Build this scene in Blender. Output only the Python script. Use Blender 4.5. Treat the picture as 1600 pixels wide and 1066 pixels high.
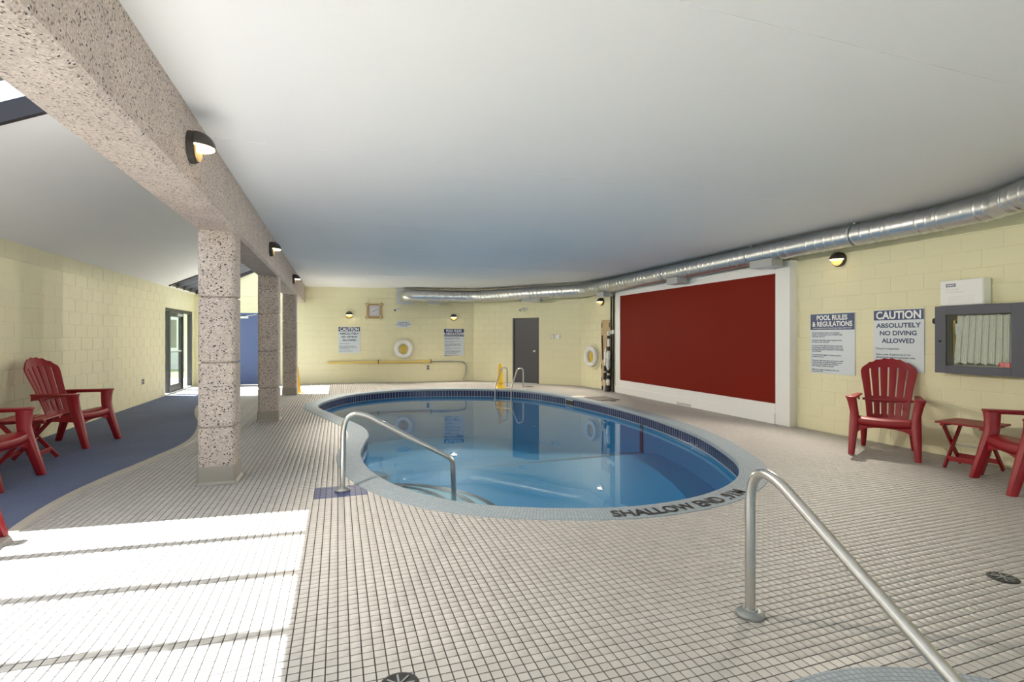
import bpy, bmesh, math, random
import numpy as np
from mathutils import Vector, Matrix

random.seed(7)
SC = bpy.context.scene
for o in list(bpy.data.objects):
    bpy.data.objects.remove(o)
COL = SC.collection
PI = math.pi

# ------------------------------------------------------------------ camera
FPX, HCAM, HORIZON = 800.0, 1.42, 526.0
THETA = math.atan((800 - 528) / 800.0)
cd = bpy.data.cameras.new('camera')
cd.sensor_width = 36.0
cd.lens = 18.0
cd.shift_y = -(533.0 - HORIZON) / 1600.0
cd.clip_start = 0.02
cam = bpy.data.objects.new('camera', cd)
COL.objects.link(cam)
cam.location = (0, 0, HCAM)
cam.rotation_euler = (PI / 2, 0, -THETA)
SC.camera = cam

# ------------------------------------------------------------------ world, sun, exposure
SUN = Vector((-0.42, 0.22, 1.0)).normalized()
w = bpy.data.worlds.new('sky')
SC.world = w
w.use_nodes = True
nt = w.node_tree
nt.nodes.clear()
sky = nt.nodes.new('ShaderNodeTexSky')
sky.sky_type = 'NISHITA'
sky.sun_disc = False
sky.sun_elevation = math.asin(SUN.z)
sky.sun_rotation = math.atan2(SUN.x, SUN.y)
sky.dust_density = 3.0
sky.ozone_density = 0.6
hsv = nt.nodes.new('ShaderNodeHueSaturation')
hsv.inputs['Saturation'].default_value = 0.6
bg = nt.nodes.new('ShaderNodeBackground')
bg.inputs['Strength'].default_value = 0.36
wo = nt.nodes.new('ShaderNodeOutputWorld')
nt.links.new(sky.outputs[0], hsv.inputs['Color'])
nt.links.new(hsv.outputs[0], bg.inputs['Color'])
nt.links.new(bg.outputs[0], wo.inputs['Surface'])

sd = bpy.data.lights.new('sun', 'SUN')
sd.energy = 20.0
sd.angle = math.radians(0.6)
sd.color = (1.0, 0.985, 0.965)
sun = bpy.data.objects.new('sun', sd)
COL.objects.link(sun)
sun.rotation_euler = SUN.to_track_quat('Z', 'Y').to_euler()
sun.location = (-8, 6, 12)


def portal(name, loc, rot, sx, sy):
    l = bpy.data.lights.new(name, 'AREA')
    l.shape = 'RECTANGLE'
    l.size, l.size_y = sx, sy
    l.cycles.is_portal = True
    o = bpy.data.objects.new(name, l)
    COL.objects.link(o)
    o.location = loc
    o.rotation_euler = rot


SLOPE = 0.455
SANG = math.atan(SLOPE)
def roof_z(x):
    return 2.62 + SLOPE * (x + 3.9)


portal('skylight_portal', (-2.6, 1.4, roof_z(-2.6) + 0.30), (0, -SANG, 0), 2.8, 7.9)
portal('skylight_portal', (-2.6, 15.5, roof_z(-2.6) + 0.30), (0, -SANG, 0), 2.8, 2.5)
portal('window_portal', (1.475, -6.12, 1.35), (PI / 2, 0, PI), 9.6, 2.4)

vs = SC.view_settings
vs.view_transform = 'Standard'
vs.look = 'None'
vs.gamma = 1.0
vs.use_curve_mapping = False
vs.exposure = 0.76
SC.cycles.use_denoising = True
SC.cycles.max_bounces = 10
SC.cycles.diffuse_bounces = 7
SC.cycles.transparent_max_bounces = 16
SC.cycles.sample_clamp_indirect = 8.0
SC.cycles.caustics_reflective = False
SC.cycles.caustics_refractive = False

# ------------------------------------------------------------------ materials
MATS = {}


def new_mat(name):
    m = bpy.data.materials.new(name)
    m.use_nodes = True
    MATS[name] = m
    n = m.node_tree
    b = n.nodes['Principled BSDF']
    return m, n, b


def mat(name, col, rough=0.5, metal=0.0, spec=0.5, var=0.0, vscale=8.0, bump=0.0, bscale=60.0, coat=0.0):
    m, n, b = new_mat(name)
    b.inputs['Base Color'].default_value = (*col, 1)
    b.inputs['Roughness'].default_value = rough
    b.inputs['Metallic'].default_value = metal
    b.inputs['Specular IOR Level'].default_value = spec
    if coat:
        b.inputs['Coat Weight'].default_value = coat
        b.inputs['Coat Roughness'].default_value = 0.1
    geo = n.nodes.new('ShaderNodeNewGeometry')
    if var > 0:
        t = n.nodes.new('ShaderNodeTexNoise')
        t.inputs['Scale'].default_value = vscale
        t.inputs['Detail'].default_value = 4
        n.links.new(geo.outputs['Position'], t.inputs['Vector'])
        mx = n.nodes.new('ShaderNodeMix')
        mx.data_type = 'RGBA'
        mx.inputs[6].default_value = (*[c * (1 - var) for c in col], 1)
        mx.inputs[7].default_value = (*[min(1, c * (1 + var)) for c in col], 1)
        n.links.new(t.outputs['Fac'], mx.inputs[0])
        n.links.new(mx.outputs[2], b.inputs['Base Color'])
    if bump > 0:
        t2 = n.nodes.new('ShaderNodeTexNoise')
        t2.inputs['Scale'].default_value = bscale
        t2.inputs['Detail'].default_value = 3
        n.links.new(geo.outputs['Position'], t2.inputs['Vector'])
        bp = n.nodes.new('ShaderNodeBump')
        bp.inputs['Strength'].default_value = bump
        bp.inputs['Distance'].default_value = 0.01
        n.links.new(t2.outputs['Fac'], bp.inputs['Height'])
        n.links.new(bp.outputs[0], b.inputs['Normal'])
    return m


def emit(name, col, strength):
    m, n, b = new_mat(name)
    b.inputs['Base Color'].default_value = (*col, 1)
    b.inputs['Emission Color'].default_value = (*col, 1)
    b.inputs['Emission Strength'].default_value = strength
    return m


def aggregate(name, scale, lo, hi):
    m, n, b = new_mat(name)
    geo = n.nodes.new('ShaderNodeNewGeometry')
    v = n.nodes.new('ShaderNodeTexVoronoi')
    v.inputs['Scale'].default_value = scale
    v.inputs['Randomness'].default_value = 1.0
    n.links.new(geo.outputs['Position'], v.inputs['Vector'])
    sep = n.nodes.new('ShaderNodeSeparateColor')
    n.links.new(v.outputs['Color'], sep.inputs[0])
    rp = n.nodes.new('ShaderNodeValToRGB')
    e = rp.color_ramp.elements
    e[0].position, e[0].color = 0.0, (0.035, 0.03, 0.035, 1)
    e[1].position, e[1].color = 1.0, (0.72, 0.62, 0.55, 1)
    for p, c in ((lo, (0.05, 0.045, 0.045)), (lo + 0.02, (0.26, 0.19, 0.16)), (hi, (0.34, 0.27, 0.23)), (hi + 0.04, (0.50, 0.43, 0.385)), (0.6, (0.56, 0.485, 0.44))):
        k = e.new(p)
        k.color = (*c, 1)
    n.links.new(sep.outputs[0], rp.inputs[0])
    d = n.nodes.new('ShaderNodeMath')
    d.operation = 'LESS_THAN'
    d.inputs[1].default_value = 0.62
    n.links.new(v.outputs['Distance'], d.inputs[0])
    mx = n.nodes.new('ShaderNodeMix')
    mx.data_type = 'RGBA'
    mx.inputs[6].default_value = (0.52, 0.45, 0.40, 1)
    n.links.new(d.outputs[0], mx.inputs[0])
    n.links.new(rp.outputs[0], mx.inputs[7])
    nz = n.nodes.new('ShaderNodeTexNoise')
    nz.inputs['Scale'].default_value = 4
    nz.inputs['Detail'].default_value = 5
    n.links.new(geo.outputs['Position'], nz.inputs['Vector'])
    mr = n.nodes.new('ShaderNodeMapRange')
    mr.inputs[3].default_value = 0.78
    mr.inputs[4].default_value = 1.12
    n.links.new(nz.outputs['Fac'], mr.inputs[0])
    mul = n.nodes.new('ShaderNodeMix')
    mul.data_type = 'RGBA'
    mul.blend_type = 'MULTIPLY'
    mul.inputs[0].default_value = 1
    n.links.new(mx.outputs[2], mul.inputs[6])
    n.links.new(mr.outputs[0], mul.inputs[7])
    n.links.new(mul.outputs[2], b.inputs['Base Color'])
    bp = n.nodes.new('ShaderNodeBump')
    bp.inputs['Strength'].default_value = 0.7
    bp.inputs['Distance'].default_value = 0.006
    n.links.new(v.outputs['Distance'], bp.inputs['Height'])
    n.links.new(bp.outputs[0], b.inputs['Normal'])
    b.inputs['Roughness'].default_value = 0.85
    return m


def tile_mat(name, lo, hi, pitch):
    m, n, b = new_mat(name)
    geo = n.nodes.new('ShaderNodeNewGeometry')
    sc = n.nodes.new('ShaderNodeVectorMath')
    sc.operation = 'SCALE'
    sc.inputs['Scale'].default_value = 1.0 / pitch
    n.links.new(geo.outputs['Position'], sc.inputs[0])
    fl = n.nodes.new('ShaderNodeVectorMath')
    fl.operation = 'FLOOR'
    n.links.new(sc.outputs[0], fl.inputs[0])
    sx = n.nodes.new('ShaderNodeSeparateXYZ')
    n.links.new(fl.outputs[0], sx.inputs[0])
    cx = n.nodes.new('ShaderNodeCombineXYZ')
    n.links.new(sx.outputs[0], cx.inputs[0])
    n.links.new(sx.outputs[1], cx.inputs[1])
    wn = n.nodes.new('ShaderNodeTexWhiteNoise')
    wn.noise_dimensions = '2D'
    n.links.new(cx.outputs[0], wn.inputs['Vector'])
    nz = n.nodes.new('ShaderNodeTexNoise')
    nz.inputs['Scale'].default_value = 1.3
    nz.inputs['Detail'].default_value = 5
    n.links.new(geo.outputs['Position'], nz.inputs['Vector'])
    add = n.nodes.new('ShaderNodeMath')
    add.operation = 'MULTIPLY_ADD'
    add.inputs[1].default_value = 0.4
    n.links.new(wn.outputs['Value'], add.inputs[0])
    m2 = n.nodes.new('ShaderNodeMath')
    m2.operation = 'MULTIPLY'
    m2.inputs[1].default_value = 0.5
    n.links.new(nz.outputs['Fac'], m2.inputs[0])
    n.links.new(m2.outputs[0], add.inputs[2])
    mx = n.nodes.new('ShaderNodeMix')
    mx.data_type = 'RGBA'
    mx.inputs[6].default_value = (*lo, 1)
    mx.inputs[7].default_value = (*hi, 1)
    n.links.new(add.outputs[0], mx.inputs[0])
    n.links.new(mx.outputs[2], b.inputs['Base Color'])
    b.inputs['Roughness'].default_value = 0.45
    b.inputs['Specular IOR Level'].default_value = 0.35
    return m


def uv_grid(name, c1, c2, grout, su, sv, mortar=0.06, rough=0.5, offset=0.0):
    m, n, b = new_mat(name)
    uv = n.nodes.new('ShaderNodeUVMap')
    br = n.nodes.new('ShaderNodeTexBrick')
    br.offset = offset
    br.inputs['Color1'].default_value = (*c1, 1)
    br.inputs['Color2'].default_value = (*c2, 1)
    br.inputs['Mortar'].default_value = (*grout, 1)
    br.inputs['Scale'].default_value = 1.0
    br.inputs['Brick Width'].default_value = su
    br.inputs['Row Height'].default_value = sv
    br.inputs['Mortar Size'].default_value = mortar * min(su, sv)
    br.inputs['Bias'].default_value = 0.0
    n.links.new(uv.outputs[0], br.inputs['Vector'])
    n.links.new(br.outputs['Color'], b.inputs['Base Color'])
    b.inputs['Roughness'].default_value = rough
    return m


def glassy(name, tint, rough=0.0, ior=1.45, refl=1.0, bump=0.0):
    """thin pane or calm water: transparent, with a Fresnel reflection"""
    m = bpy.data.materials.new(name)
    m.use_nodes = True
    MATS[name] = m
    n = m.node_tree
    n.nodes.clear()
    out = n.nodes.new('ShaderNodeOutputMaterial')
    tr = n.nodes.new('ShaderNodeBsdfTransparent')
    tr.inputs[0].default_value = (*tint, 1)
    gl = n.nodes.new('ShaderNodeBsdfGlossy')
    gl.inputs['Roughness'].default_value = rough
    fr = n.nodes.new('ShaderNodeFresnel')
    fr.inputs['IOR'].default_value = ior
    mu = n.nodes.new('ShaderNodeMath')
    mu.operation = 'MULTIPLY'
    mu.inputs[1].default_value = refl
    mix = n.nodes.new('ShaderNodeMixShader')
    gb = n.nodes.new('ShaderNodeNewGeometry')
    mi = n.nodes.new('ShaderNodeMapRange')       # same reflectance from either side: thin sheet, rays pass unbent
    mi.inputs[3].default_value = ior
    mi.inputs[4].default_value = 1.0 / ior
    n.links.new(gb.outputs['Backfacing'], mi.inputs[0])
    n.links.new(mi.outputs[0], fr.inputs['IOR'])
    n.links.new(fr.outputs[0], mu.inputs[0])
    n.links.new(mu.outputs[0], mix.inputs[0])
    n.links.new(tr.outputs[0], mix.inputs[1])
    n.links.new(gl.outputs[0], mix.inputs[2])
    n.links.new(mix.outputs[0], out.inputs[0])
    if bump:
        geo = n.nodes.new('ShaderNodeNewGeometry')
        nz = n.nodes.new('ShaderNodeTexNoise')
        nz.inputs['Scale'].default_value = 3.0
        nz.inputs['Detail'].default_value = 2.0
        n.links.new(geo.outputs['Position'], nz.inputs['Vector'])
        bp = n.nodes.new('ShaderNodeBump')
        bp.inputs['Strength'].default_value = bump
        bp.inputs['Distance'].default_value = 0.01
        n.links.new(nz.outputs['Fac'], bp.inputs['Height'])
        n.links.new(bp.outputs[0], gl.inputs['Normal'])
        n.links.new(bp.outputs[0], fr.inputs['Normal'])
    return m


def duct_mat(name):
    m = mat(name, (0.66, 0.67, 0.68), 0.36, 1.0, var=0.10, vscale=14)
    return m


PITCH = 0.0508
mat('yellow_paint', (0.79, 0.75, 0.515), 0.55, var=0.03, vscale=3, bump=0.25, bscale=90)
mat('white_ceiling', (0.925, 0.925, 0.93), 0.8, var=0.012, vscale=2, bump=0.06, bscale=40)
mat('grout', (0.05, 0.043, 0.038), 0.9)
tile_mat('beige_tile', (0.37, 0.35, 0.33), (0.48, 0.46, 0.44), PITCH)
tile_mat('navy_floor_tile', (0.045, 0.06, 0.14), (0.07, 0.085, 0.19), PITCH)
mat('blue_mat', (0.095, 0.122, 0.215), 0.75, var=0.18, vscale=2.2, bump=0.8, bscale=55)
mat('mat_trim', (0.42, 0.385, 0.33), 0.6, var=0.1, vscale=12)
aggregate('aggregate', 88, 0.07, 0.17)
aggregate('aggregate_beam', 105, 0.03, 0.14)
mat('plinth', (0.34, 0.31, 0.27), 0.5)
uv_grid('coping', (0.26, 0.32, 0.365), (0.33, 0.38, 0.415), (0.19, 0.22, 0.245), 0.026, 0.026, 0.10, 0.7)
mat('navy_tile', (0.028, 0.035, 0.095), 0.12, var=0.25, vscale=9)
mat('pale_grout', (0.42, 0.45, 0.50), 0.7)
mat('pool_blue', (0.004, 0.19, 0.41), 0.5, var=0.06, vscale=1.2)
mat('pool_pale', (0.20, 0.36, 0.45), 0.5, var=0.05, vscale=2)
mat('pool_line', (0.02, 0.035, 0.07), 0.4)
glassy('water', (0.90, 0.98, 1.0), 0.0, 1.34, 1.0, bump=0.05)
glassy('pane', (0.93, 0.96, 0.96), 0.0, 1.45, 0.9)
mat('steel', (0.62, 0.61, 0.59), 0.28, 1.0, var=0.08, vscale=20)
mat('flange', (0.33, 0.35, 0.35), 0.45, 0.8, var=0.2, vscale=30)
duct_mat('galvanised')
mat('sheet_metal', (0.52, 0.54, 0.55), 0.45, 0.7)
mat('duct_box', (0.40, 0.41, 0.41), 0.6)
mat('bronze', (0.045, 0.038, 0.032), 0.45)
mat('lamp_gold', (0.75, 0.52, 0.20), 0.3, 0.3)
emit('lamp_glow', (1.0, 0.78, 0.45), 4.0)
mat('red_plastic', (0.27, 0.006, 0.013), 0.4, var=0.06, vscale=6)
mat('maroon', (0.19, 0.015, 0.007), 0.6, spec=0.06, var=0.06, vscale=1.5)
mat('white_paint', (0.80, 0.80, 0.80), 0.45)
mat('white_plastic', (0.80, 0.80, 0.77), 0.4)
mat('sign_face', (0.66, 0.72, 0.78), 0.35)
mat('sign_navy', (0.02, 0.045, 0.15), 0.35)
mat('sign_white', (0.82, 0.84, 0.86), 0.4)
mat('cabinet_grey', (0.085, 0.088, 0.115), 0.5)
mat('door_grey', (0.065, 0.065, 0.078), 0.45)
mat('door_blue', (0.105, 0.145, 0.30), 0.45)
mat('dark_frame', (0.045, 0.04, 0.045), 0.4, 0.4)
mat('rafter', (0.16, 0.15, 0.15), 0.5)
mat('black', (0.012, 0.012, 0.013), 0.5)
mat('hose', (0.80, 0.77, 0.69), 0.85, var=0.14, vscale=40)
mat('brass', (0.55, 0.38, 0.14), 0.35, 0.8)
mat('tag_red', (0.55, 0.03, 0.03), 0.4)
mat('yellow_plastic', (0.80, 0.50, 0.03), 0.4)
mat('pole_yellow', (0.74, 0.56, 0.17), 0.45)
mat('rope_yellow', (0.75, 0.52, 0.06), 0.7)
mat('clock_wood', (0.42, 0.29, 0.14), 0.6, var=0.25, vscale=30)
mat('clock_rope', (0.62, 0.50, 0.30), 0.8)
mat('clock_face', (0.62, 0.62, 0.68), 0.5)
mat('board_wood', (0.52, 0.36, 0.19), 0.55, var=0.15, vscale=10)
mat('strap', (0.04, 0.012, 0.012), 0.8)
mat('lid_pale', (0.68, 0.64, 0.56), 0.6)
mat('lid_brown', (0.10, 0.085, 0.065), 0.7)
mat('lawn', (0.12, 0.22, 0.06), 0.9, var=0.35, vscale=14)
mat('concrete_path', (0.78, 0.77, 0.75), 0.85, var=0.06, vscale=5)
mat('siding', (0.50, 0.55, 0.60), 0.6)
mat('outside_white', (0.78, 0.78, 0.78), 0.6)
mat('window_dark', (0.06, 0.075, 0.09), 0.1)


# ------------------------------------------------------------------ mesh helpers
class MB:
    def __init__(self):
        self.v, self.f, self.uv = [], [], None

    def add(self, vs, fs):
        b = len(self.v)
        self.v += [tuple(p) for p in vs]
        self.f += [tuple(i + b for i in f) for f in fs]
        return self

    def box(self, x0, x1, y0, y1, z0, z1):
        return self.add([(x0, y0, z0), (x1, y0, z0), (x1, y1, z0), (x0, y1, z0), (x0, y0, z1), (x1, y0, z1), (x1, y1, z1), (x0, y1, z1)],
                        [(3, 2, 1, 0), (4, 5, 6, 7), (0, 1, 5, 4), (1, 2, 6, 5), (2, 3, 7, 6), (3, 0, 4, 7)])

    def bar(self, a, b, w, h, up=(0, 0, 1)):
        """a bar of section w x h from a to b"""
        a, b = Vector(a), Vector(b)
        d = (b - a).normalized()
        u = Vector(up)
        s = d.cross(u)
        if s.length < 1e-4:
            s = d.cross(Vector((1, 0, 0)))
        s.normalize()
        t = s.cross(d)
        vs = []
        for p in (a, b):
            for i, j in ((-1, -1), (1, -1), (1, 1), (-1, 1)):
                vs.append(p + s * (i * w / 2) + t * (j * h / 2))
        return self.add(vs, [(0, 1, 2, 3), (7, 6, 5, 4), (4, 5, 1, 0), (5, 6, 2, 1), (6, 7, 3, 2), (7, 4, 0, 3)])

    def tube(self, pts, r, n=12, closed=False, caps=True, sx=1.0):
        pts = [Vector(p) for p in pts]
        N = len(pts)
        rr = r if hasattr(r, '__len__') else [r] * N
        tang = []
        for i in range(N):
            a = pts[(i - 1) % N] if (closed or i > 0) else pts[i]
            b = pts[(i + 1) % N] if (closed or i < N - 1) else pts[i]
            tang.append((b - a).normalized())
        up = Vector((0, 0, 1)) if abs(tang[0].z) < 0.9 else Vector((1, 0, 0))
        nrm = tang[0].cross(up).normalized()
        vs, fs = [], []
        for i in range(N):
            if i > 0:
                nrm = (nrm - tang[i] * nrm.dot(tang[i]))
                nrm.normalize()
            bi = tang[i].cross(nrm)
            for k in range(n):
                a = 2 * PI * k / n
                vs.append(pts[i] + nrm * (math.cos(a) * rr[i] * sx) + bi * (math.sin(a) * rr[i]))
        for i in range(N if closed else N - 1):
            j = (i + 1) % N
            for k in range(n):
                k2 = (k + 1) % n
                fs.append((i * n + k, i * n + k2, j * n + k2, j * n + k))
        if caps and not closed:
            fs.append(tuple(reversed(range(n))))
            fs.append(tuple((N - 1) * n + k for k in range(n)))
        return self.add(vs, fs)

    def lathe(self, prof, n=24, c=(0, 0, 0), axis='z'):
        vs, fs = [], []
        for r, h in prof:
            for k in range(n):
                a = 2 * PI * k / n
                x, y = r * math.cos(a), r * math.sin(a)
                p = {'z': (x, y, h), 'y': (x, h, y), 'x': (h, x, y)}[axis]
                vs.append((p[0] + c[0], p[1] + c[1], p[2] + c[2]))
        for i in range(len(prof) - 1):
            for k in range(n):
                k2 = (k + 1) % n
                fs.append((i * n + k, i * n + k2, (i + 1) * n + k2, (i + 1) * n + k))
        fs.append(tuple(reversed(range(n))))
        fs.append(tuple((len(prof) - 1) * n + k for k in range(n)))
        return self.add(vs, fs)

    def prism(self, poly, z0, z1, plane='xy'):
        """extrude a polygon; plane 'xy' along z, 'xz' along y, 'yz' along x"""
        def P(a, b, h):
            return {'xy': (a, b, h), 'xz': (a, h, b), 'yz': (h, a, b)}[plane]
        n = len(poly)
        vs = [P(a, b, z0) for a, b in poly] + [P(a, b, z1) for a, b in poly]
        fs = [tuple(reversed(range(n))), tuple(range(n, 2 * n))]
        for i in range(n):
            j = (i + 1) % n
            fs.append((i, j, n + j, n + i))
        return self.add(vs, fs)

    def loft(self, secs, n=14, p=3.0):
        """rounded-rectangle sections (cx, cy, cz, hx, hy)"""
        vs, fs = [], []
        for cx, cy, cz, hx, hy in secs:
            for k in range(n):
                a = 2 * PI * (k + 0.5) / n
                c, s = math.cos(a), math.sin(a)
                q = (abs(c) ** p + abs(s) ** p) ** (-1 / p)
                vs.append((cx + hx * c * q, cy + hy * s * q, cz))
        for i in range(len(secs) - 1):
            for k in range(n):
                k2 = (k + 1) % n
                fs.append((i * n + k, i * n + k2, (i + 1) * n + k2, (i + 1) * n + k))
        fs.append(tuple(reversed(range(n))))
        fs.append(tuple((len(secs) - 1) * n + k for k in range(n)))
        return self.add(vs, fs)

    def build(self, name, m, parent=None, smooth=False, loc=None, rotz=None, bevel=0, solid=0, fix=True):
        me = bpy.data.meshes.new(name)
        me.from_pydata(self.v, [], self.f)
        if fix:
            bm = bmesh.new()
            bm.from_mesh(me)
            bmesh.ops.recalc_face_normals(bm, faces=bm.faces)
            bm.to_mesh(me)
            bm.free()
        me.materials.append(MATS[m])
        if smooth:
            me.shade_smooth()
            me.set_sharp_from_angle(angle=math.radians(38))
        o = bpy.data.objects.new(name, me)
        COL.objects.link(o)
        if parent:
            o.parent = parent
        if loc:
            o.location = loc
        if rotz is not None:
            o.rotation_euler = (0, 0, rotz)
        if solid:
            s = o.modifiers.new('solid', 'SOLIDIFY')
            s.thickness = solid
            s.offset = 0
        if bevel:
            bv = o.modifiers.new('bevel', 'BEVEL')
            bv.width = bevel
            bv.segments = 2
            bv.limit_method = 'ANGLE'
        return o


def tag(o, label=None, cat=None, group=None, kind=None):
    if label:
        o['label'] = label
    if cat:
        o['category'] = cat
    if group:
        o['group'] = group
    if kind:
        o['kind'] = kind
    return o


def thing(name, label, cat, loc=(0, 0, 0), rotz=0.0, group=None, kind=None):
    o = bpy.data.objects.new(name, None)
    o.empty_display_size = 0.1
    COL.objects.link(o)
    o.location = loc
    o.rotation_euler = (0, 0, rotz)
    return tag(o, label, cat, group, kind)


def copy_tree(o, parent=None):
    c = o.copy()
    COL.objects.link(c)
    c.parent = parent
    for ch in list(o.children):
        copy_tree(ch, c)
    return c


def spline(pts, n, closed=False):
    """Catmull-Rom through pts, n samples per span"""
    P = [Vector(p) for p in pts]
    N = len(P)
    out = []
    for i in range(N if closed else N - 1):
        p0 = P[(i - 1) % N] if (closed or i > 0) else P[0]
        p1, p2 = P[i], P[(i + 1) % N]
        p3 = P[(i + 2) % N] if (closed or i < N - 2) else P[-1]
        for k in range(n):
            t = k / n
            out.append(0.5 * ((2 * p1) + (p2 - p0) * t + (2 * p0 - 5 * p1 + 4 * p2 - p3) * t * t + (3 * p1 - p0 - 3 * p2 + p3) * t ** 3))
    if not closed:
        out.append(P[-1])
    return out


def rounded_path(pts, rads, n=8):
    """polyline with filleted corners"""
    P = [Vector(p) for p in pts]
    out = [P[0]]
    for i in range(1, len(P) - 1):
        a, b, c = P[i - 1], P[i], P[i + 1]
        u, v = (a - b).normalized(), (c - b).normalized()
        ang = u.angle(v)
        r = rads[i - 1]
        d = min(r / math.tan(ang / 2), (a - b).length * 0.49, (c - b).length * 0.49)
        p, q = b + u * d, b + v * d
        for k in range(n + 1):
            t = k / n
            out.append((1 - t) ** 2 * p + 2 * t * (1 - t) * b + t * t * q)
    out.append(P[-1])
    return out


def proj(x, y, z):
    s, c = math.sin(THETA), math.cos(THETA)
    d = x * s + y * c
    l = x * c - y * s
    return (800 + FPX * l / d, HORIZON - FPX * (z - HCAM) / d, d) if d > 0.05 else (1e6, 1e6, d)


def in_frame(x, y, z, m=30):
    u, v, d = proj(x, y, z)
    return d > 0.05 and -m < u < 1600 + m and -m < v < 1066 + m


TXT = {}


def text_mesh(body, size, bold=0.0, xs=1.0, align='CENTER', spacing=1.0, line=1.0):
    cu = bpy.data.curves.new('lettering', 'FONT')
    cu.body = body
    cu.size = size
    cu.align_x = align
    cu.offset = bold
    cu.space_character = spacing
    cu.space_line = line
    cu.fill_mode = 'FRONT'
    cu.resolution_u = 3
    o = bpy.data.objects.new('lettering', cu)
    COL.objects.link(o)
    dg = bpy.context.evaluated_depsgraph_get()
    me = bpy.data.meshes.new_from_object(o.evaluated_get(dg))
    bpy.data.objects.remove(o)
    V = np.array([v.co[:2] for v in me.vertices]) * np.array([xs, 1.0])
    F = [tuple(p.vertices) for p in me.polygons]
    bpy.data.meshes.remove(me)
    return V, F


def fit_text(body, width, height, bold=0.0, align='CENTER'):
    """text scaled to fill width x height, centred on the origin"""
    V, F = text_mesh(body, 1.0, bold, 1.0, align)
    lo, hi = V.min(0), V.max(0)
    V = (V - (lo + hi) / 2) / (hi - lo) * np.array([width, height])
    return V, F


# all lettering is made first (cheap while the scene is still small)
TXT['caution'] = fit_text('CAUTION', 0.56, 0.105, 0.03)
TXT['abs'] = fit_text('ABSOLUTELY', 0.56, 0.062, 0.03)
TXT['nod'] = fit_text('NO DIVING', 0.46, 0.062, 0.03)
TXT['all'] = fit_text('ALLOWED', 0.41, 0.062, 0.03)
TXT['caut_small'] = text_mesh('This pool is unsupervised.\n\nBathers under 16 years of age are not\nallowed in the pool or on pool deck unless\naccompanied by a parent.\n\nBathers must shower before use.', 0.033, 0.0006, 0.86, 'LEFT', 1.0, 1.15)
TXT['pr1'] = fit_text('POOL RULES', 0.49, 0.075, 0.03)
TXT['pr2'] = fit_text('& REGULATIONS', 0.64, 0.078, 0.03)
TXT['pr3'] = fit_text('IN ACCORDANCE WITH THE ONTARIO PUBLIC HEALTH ACT', 0.62, 0.017, 0.02)
TXT['rules'] = text_mesh(
    'No person infected with a communicable\ndisease or having open sores on his/her body\nshall enter the pool.\n\n'
    'No person shall bring a glass container onto\nthe deck or into the pool.\n\n'
    'No person shall pollute the water in the pool\nin any manner, spitting, spouting of water, and\nblowing of the nose in the pool or on the deck\nare prohibited.\n\n'
    'No person shall engage in boisterous play in\nor about the pool.\n\n'
    'No person shall enter the pool enclosure with\nstreet footwear or outdoor clothing on, and\nno person shall remain in the enclosure\nafter closing or when it is locked.\n\n'
    'Maximum number of bathers in this pool\nat any time is 20.', 0.0305, 0.0005, 0.88, 'LEFT', 1.0, 0.90)
TXT['plaque'] = text_mesh('THE DEEP END IS\nLOCATED AT THIS END\nOF THE POOL', 0.05, 0.001, 0.8, 'CENTER')
TXT['shallow'] = text_mesh('SHALLOW END .91M', 0.20, 0.0055, 1.0, 'LEFT', 1.0)
TXT['north'] = fit_text('NORTH', 0.075, 0.020, 0.03)
TXT['kit'] = text_mesh('First Aid Kit\nTrousse Secours', 0.030, 0.0, 0.9, 'LEFT')
TXT['tagred'] = text_mesh('IN CASE\nOF FIRE', 0.022, 0.0, 1.0, 'CENTER')
TXT['hosetag'] = text_mesh('FIRE\nHOSE', 0.022, 0.0, 1.0, 'CENTER')


def letters(key, m, parent, cx, cz, y, name='lettering', th=0.0):
    V, F = TXT[key]
    b = MB()
    b.add([(cx + v[0], y, cz + v[1]) for v in V], F)
    return b.build(name, m, parent, fix=False)


# ------------------------------------------------------------------ pool outline
POOL_CTRL = [(-0.40, 11.2), (-0.10, 12.35), (0.45, 13.2), (1.5, 13.76), (2.82, 13.68), (4.08, 13.07), (4.80, 12.15), (5.16, 10.62), (5.27, 8.4), (4.98, 6.36), (4.47, 5.0),
             (4.05, 4.37), (3.55, 3.97), (2.92, 3.74), (2.2, 3.73), (1.42, 4.0), (0.9, 4.38), (0.53, 4.95), (0.31, 5.65), (0.25, 6.4), (0.32, 7.05), (0.41, 7.7), (0.33, 8.5), (-0.06, 9.8)]
raw = spline([(x, y, 0) for x, y in POOL_CTRL], 24, True)
# resample evenly
seg = [(raw[(i + 1) % len(raw)] - raw[i]).length for i in range(len(raw))]
PERIM = sum(seg)
NP = 400
POOL = []
acc, j = 0.0, 0
for k in range(NP):
    tgt = PERIM * k / NP
    while acc + seg[j] < tgt:
        acc += seg[j]
        j += 1
    t = (tgt - acc) / seg[j]
    POOL.append(raw[j].lerp(raw[(j + 1) % len(raw)], t))
area = sum(POOL[i].x * POOL[(i + 1) % NP].y - POOL[(i + 1) % NP].x * POOL[i].y for i in range(NP)) / 2
if area < 0:
    POOL.reverse()
PN = []   # outward normals (polygon now counter-clockwise)
for i in range(NP):
    t = (POOL[(i + 1) % NP] - POOL[i - 1]).normalized()
    PN.append(Vector((t.y, -t.x, 0)))
def pool_off(i, o, z=0.0):
    i = i % NP
    return (POOL[i].x + PN[i].x * o, POOL[i].y + PN[i].y * o, z)


TUB_C, TUB_R = (1.88, 0.60), 1.03
COPE_W = 0.27


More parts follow.
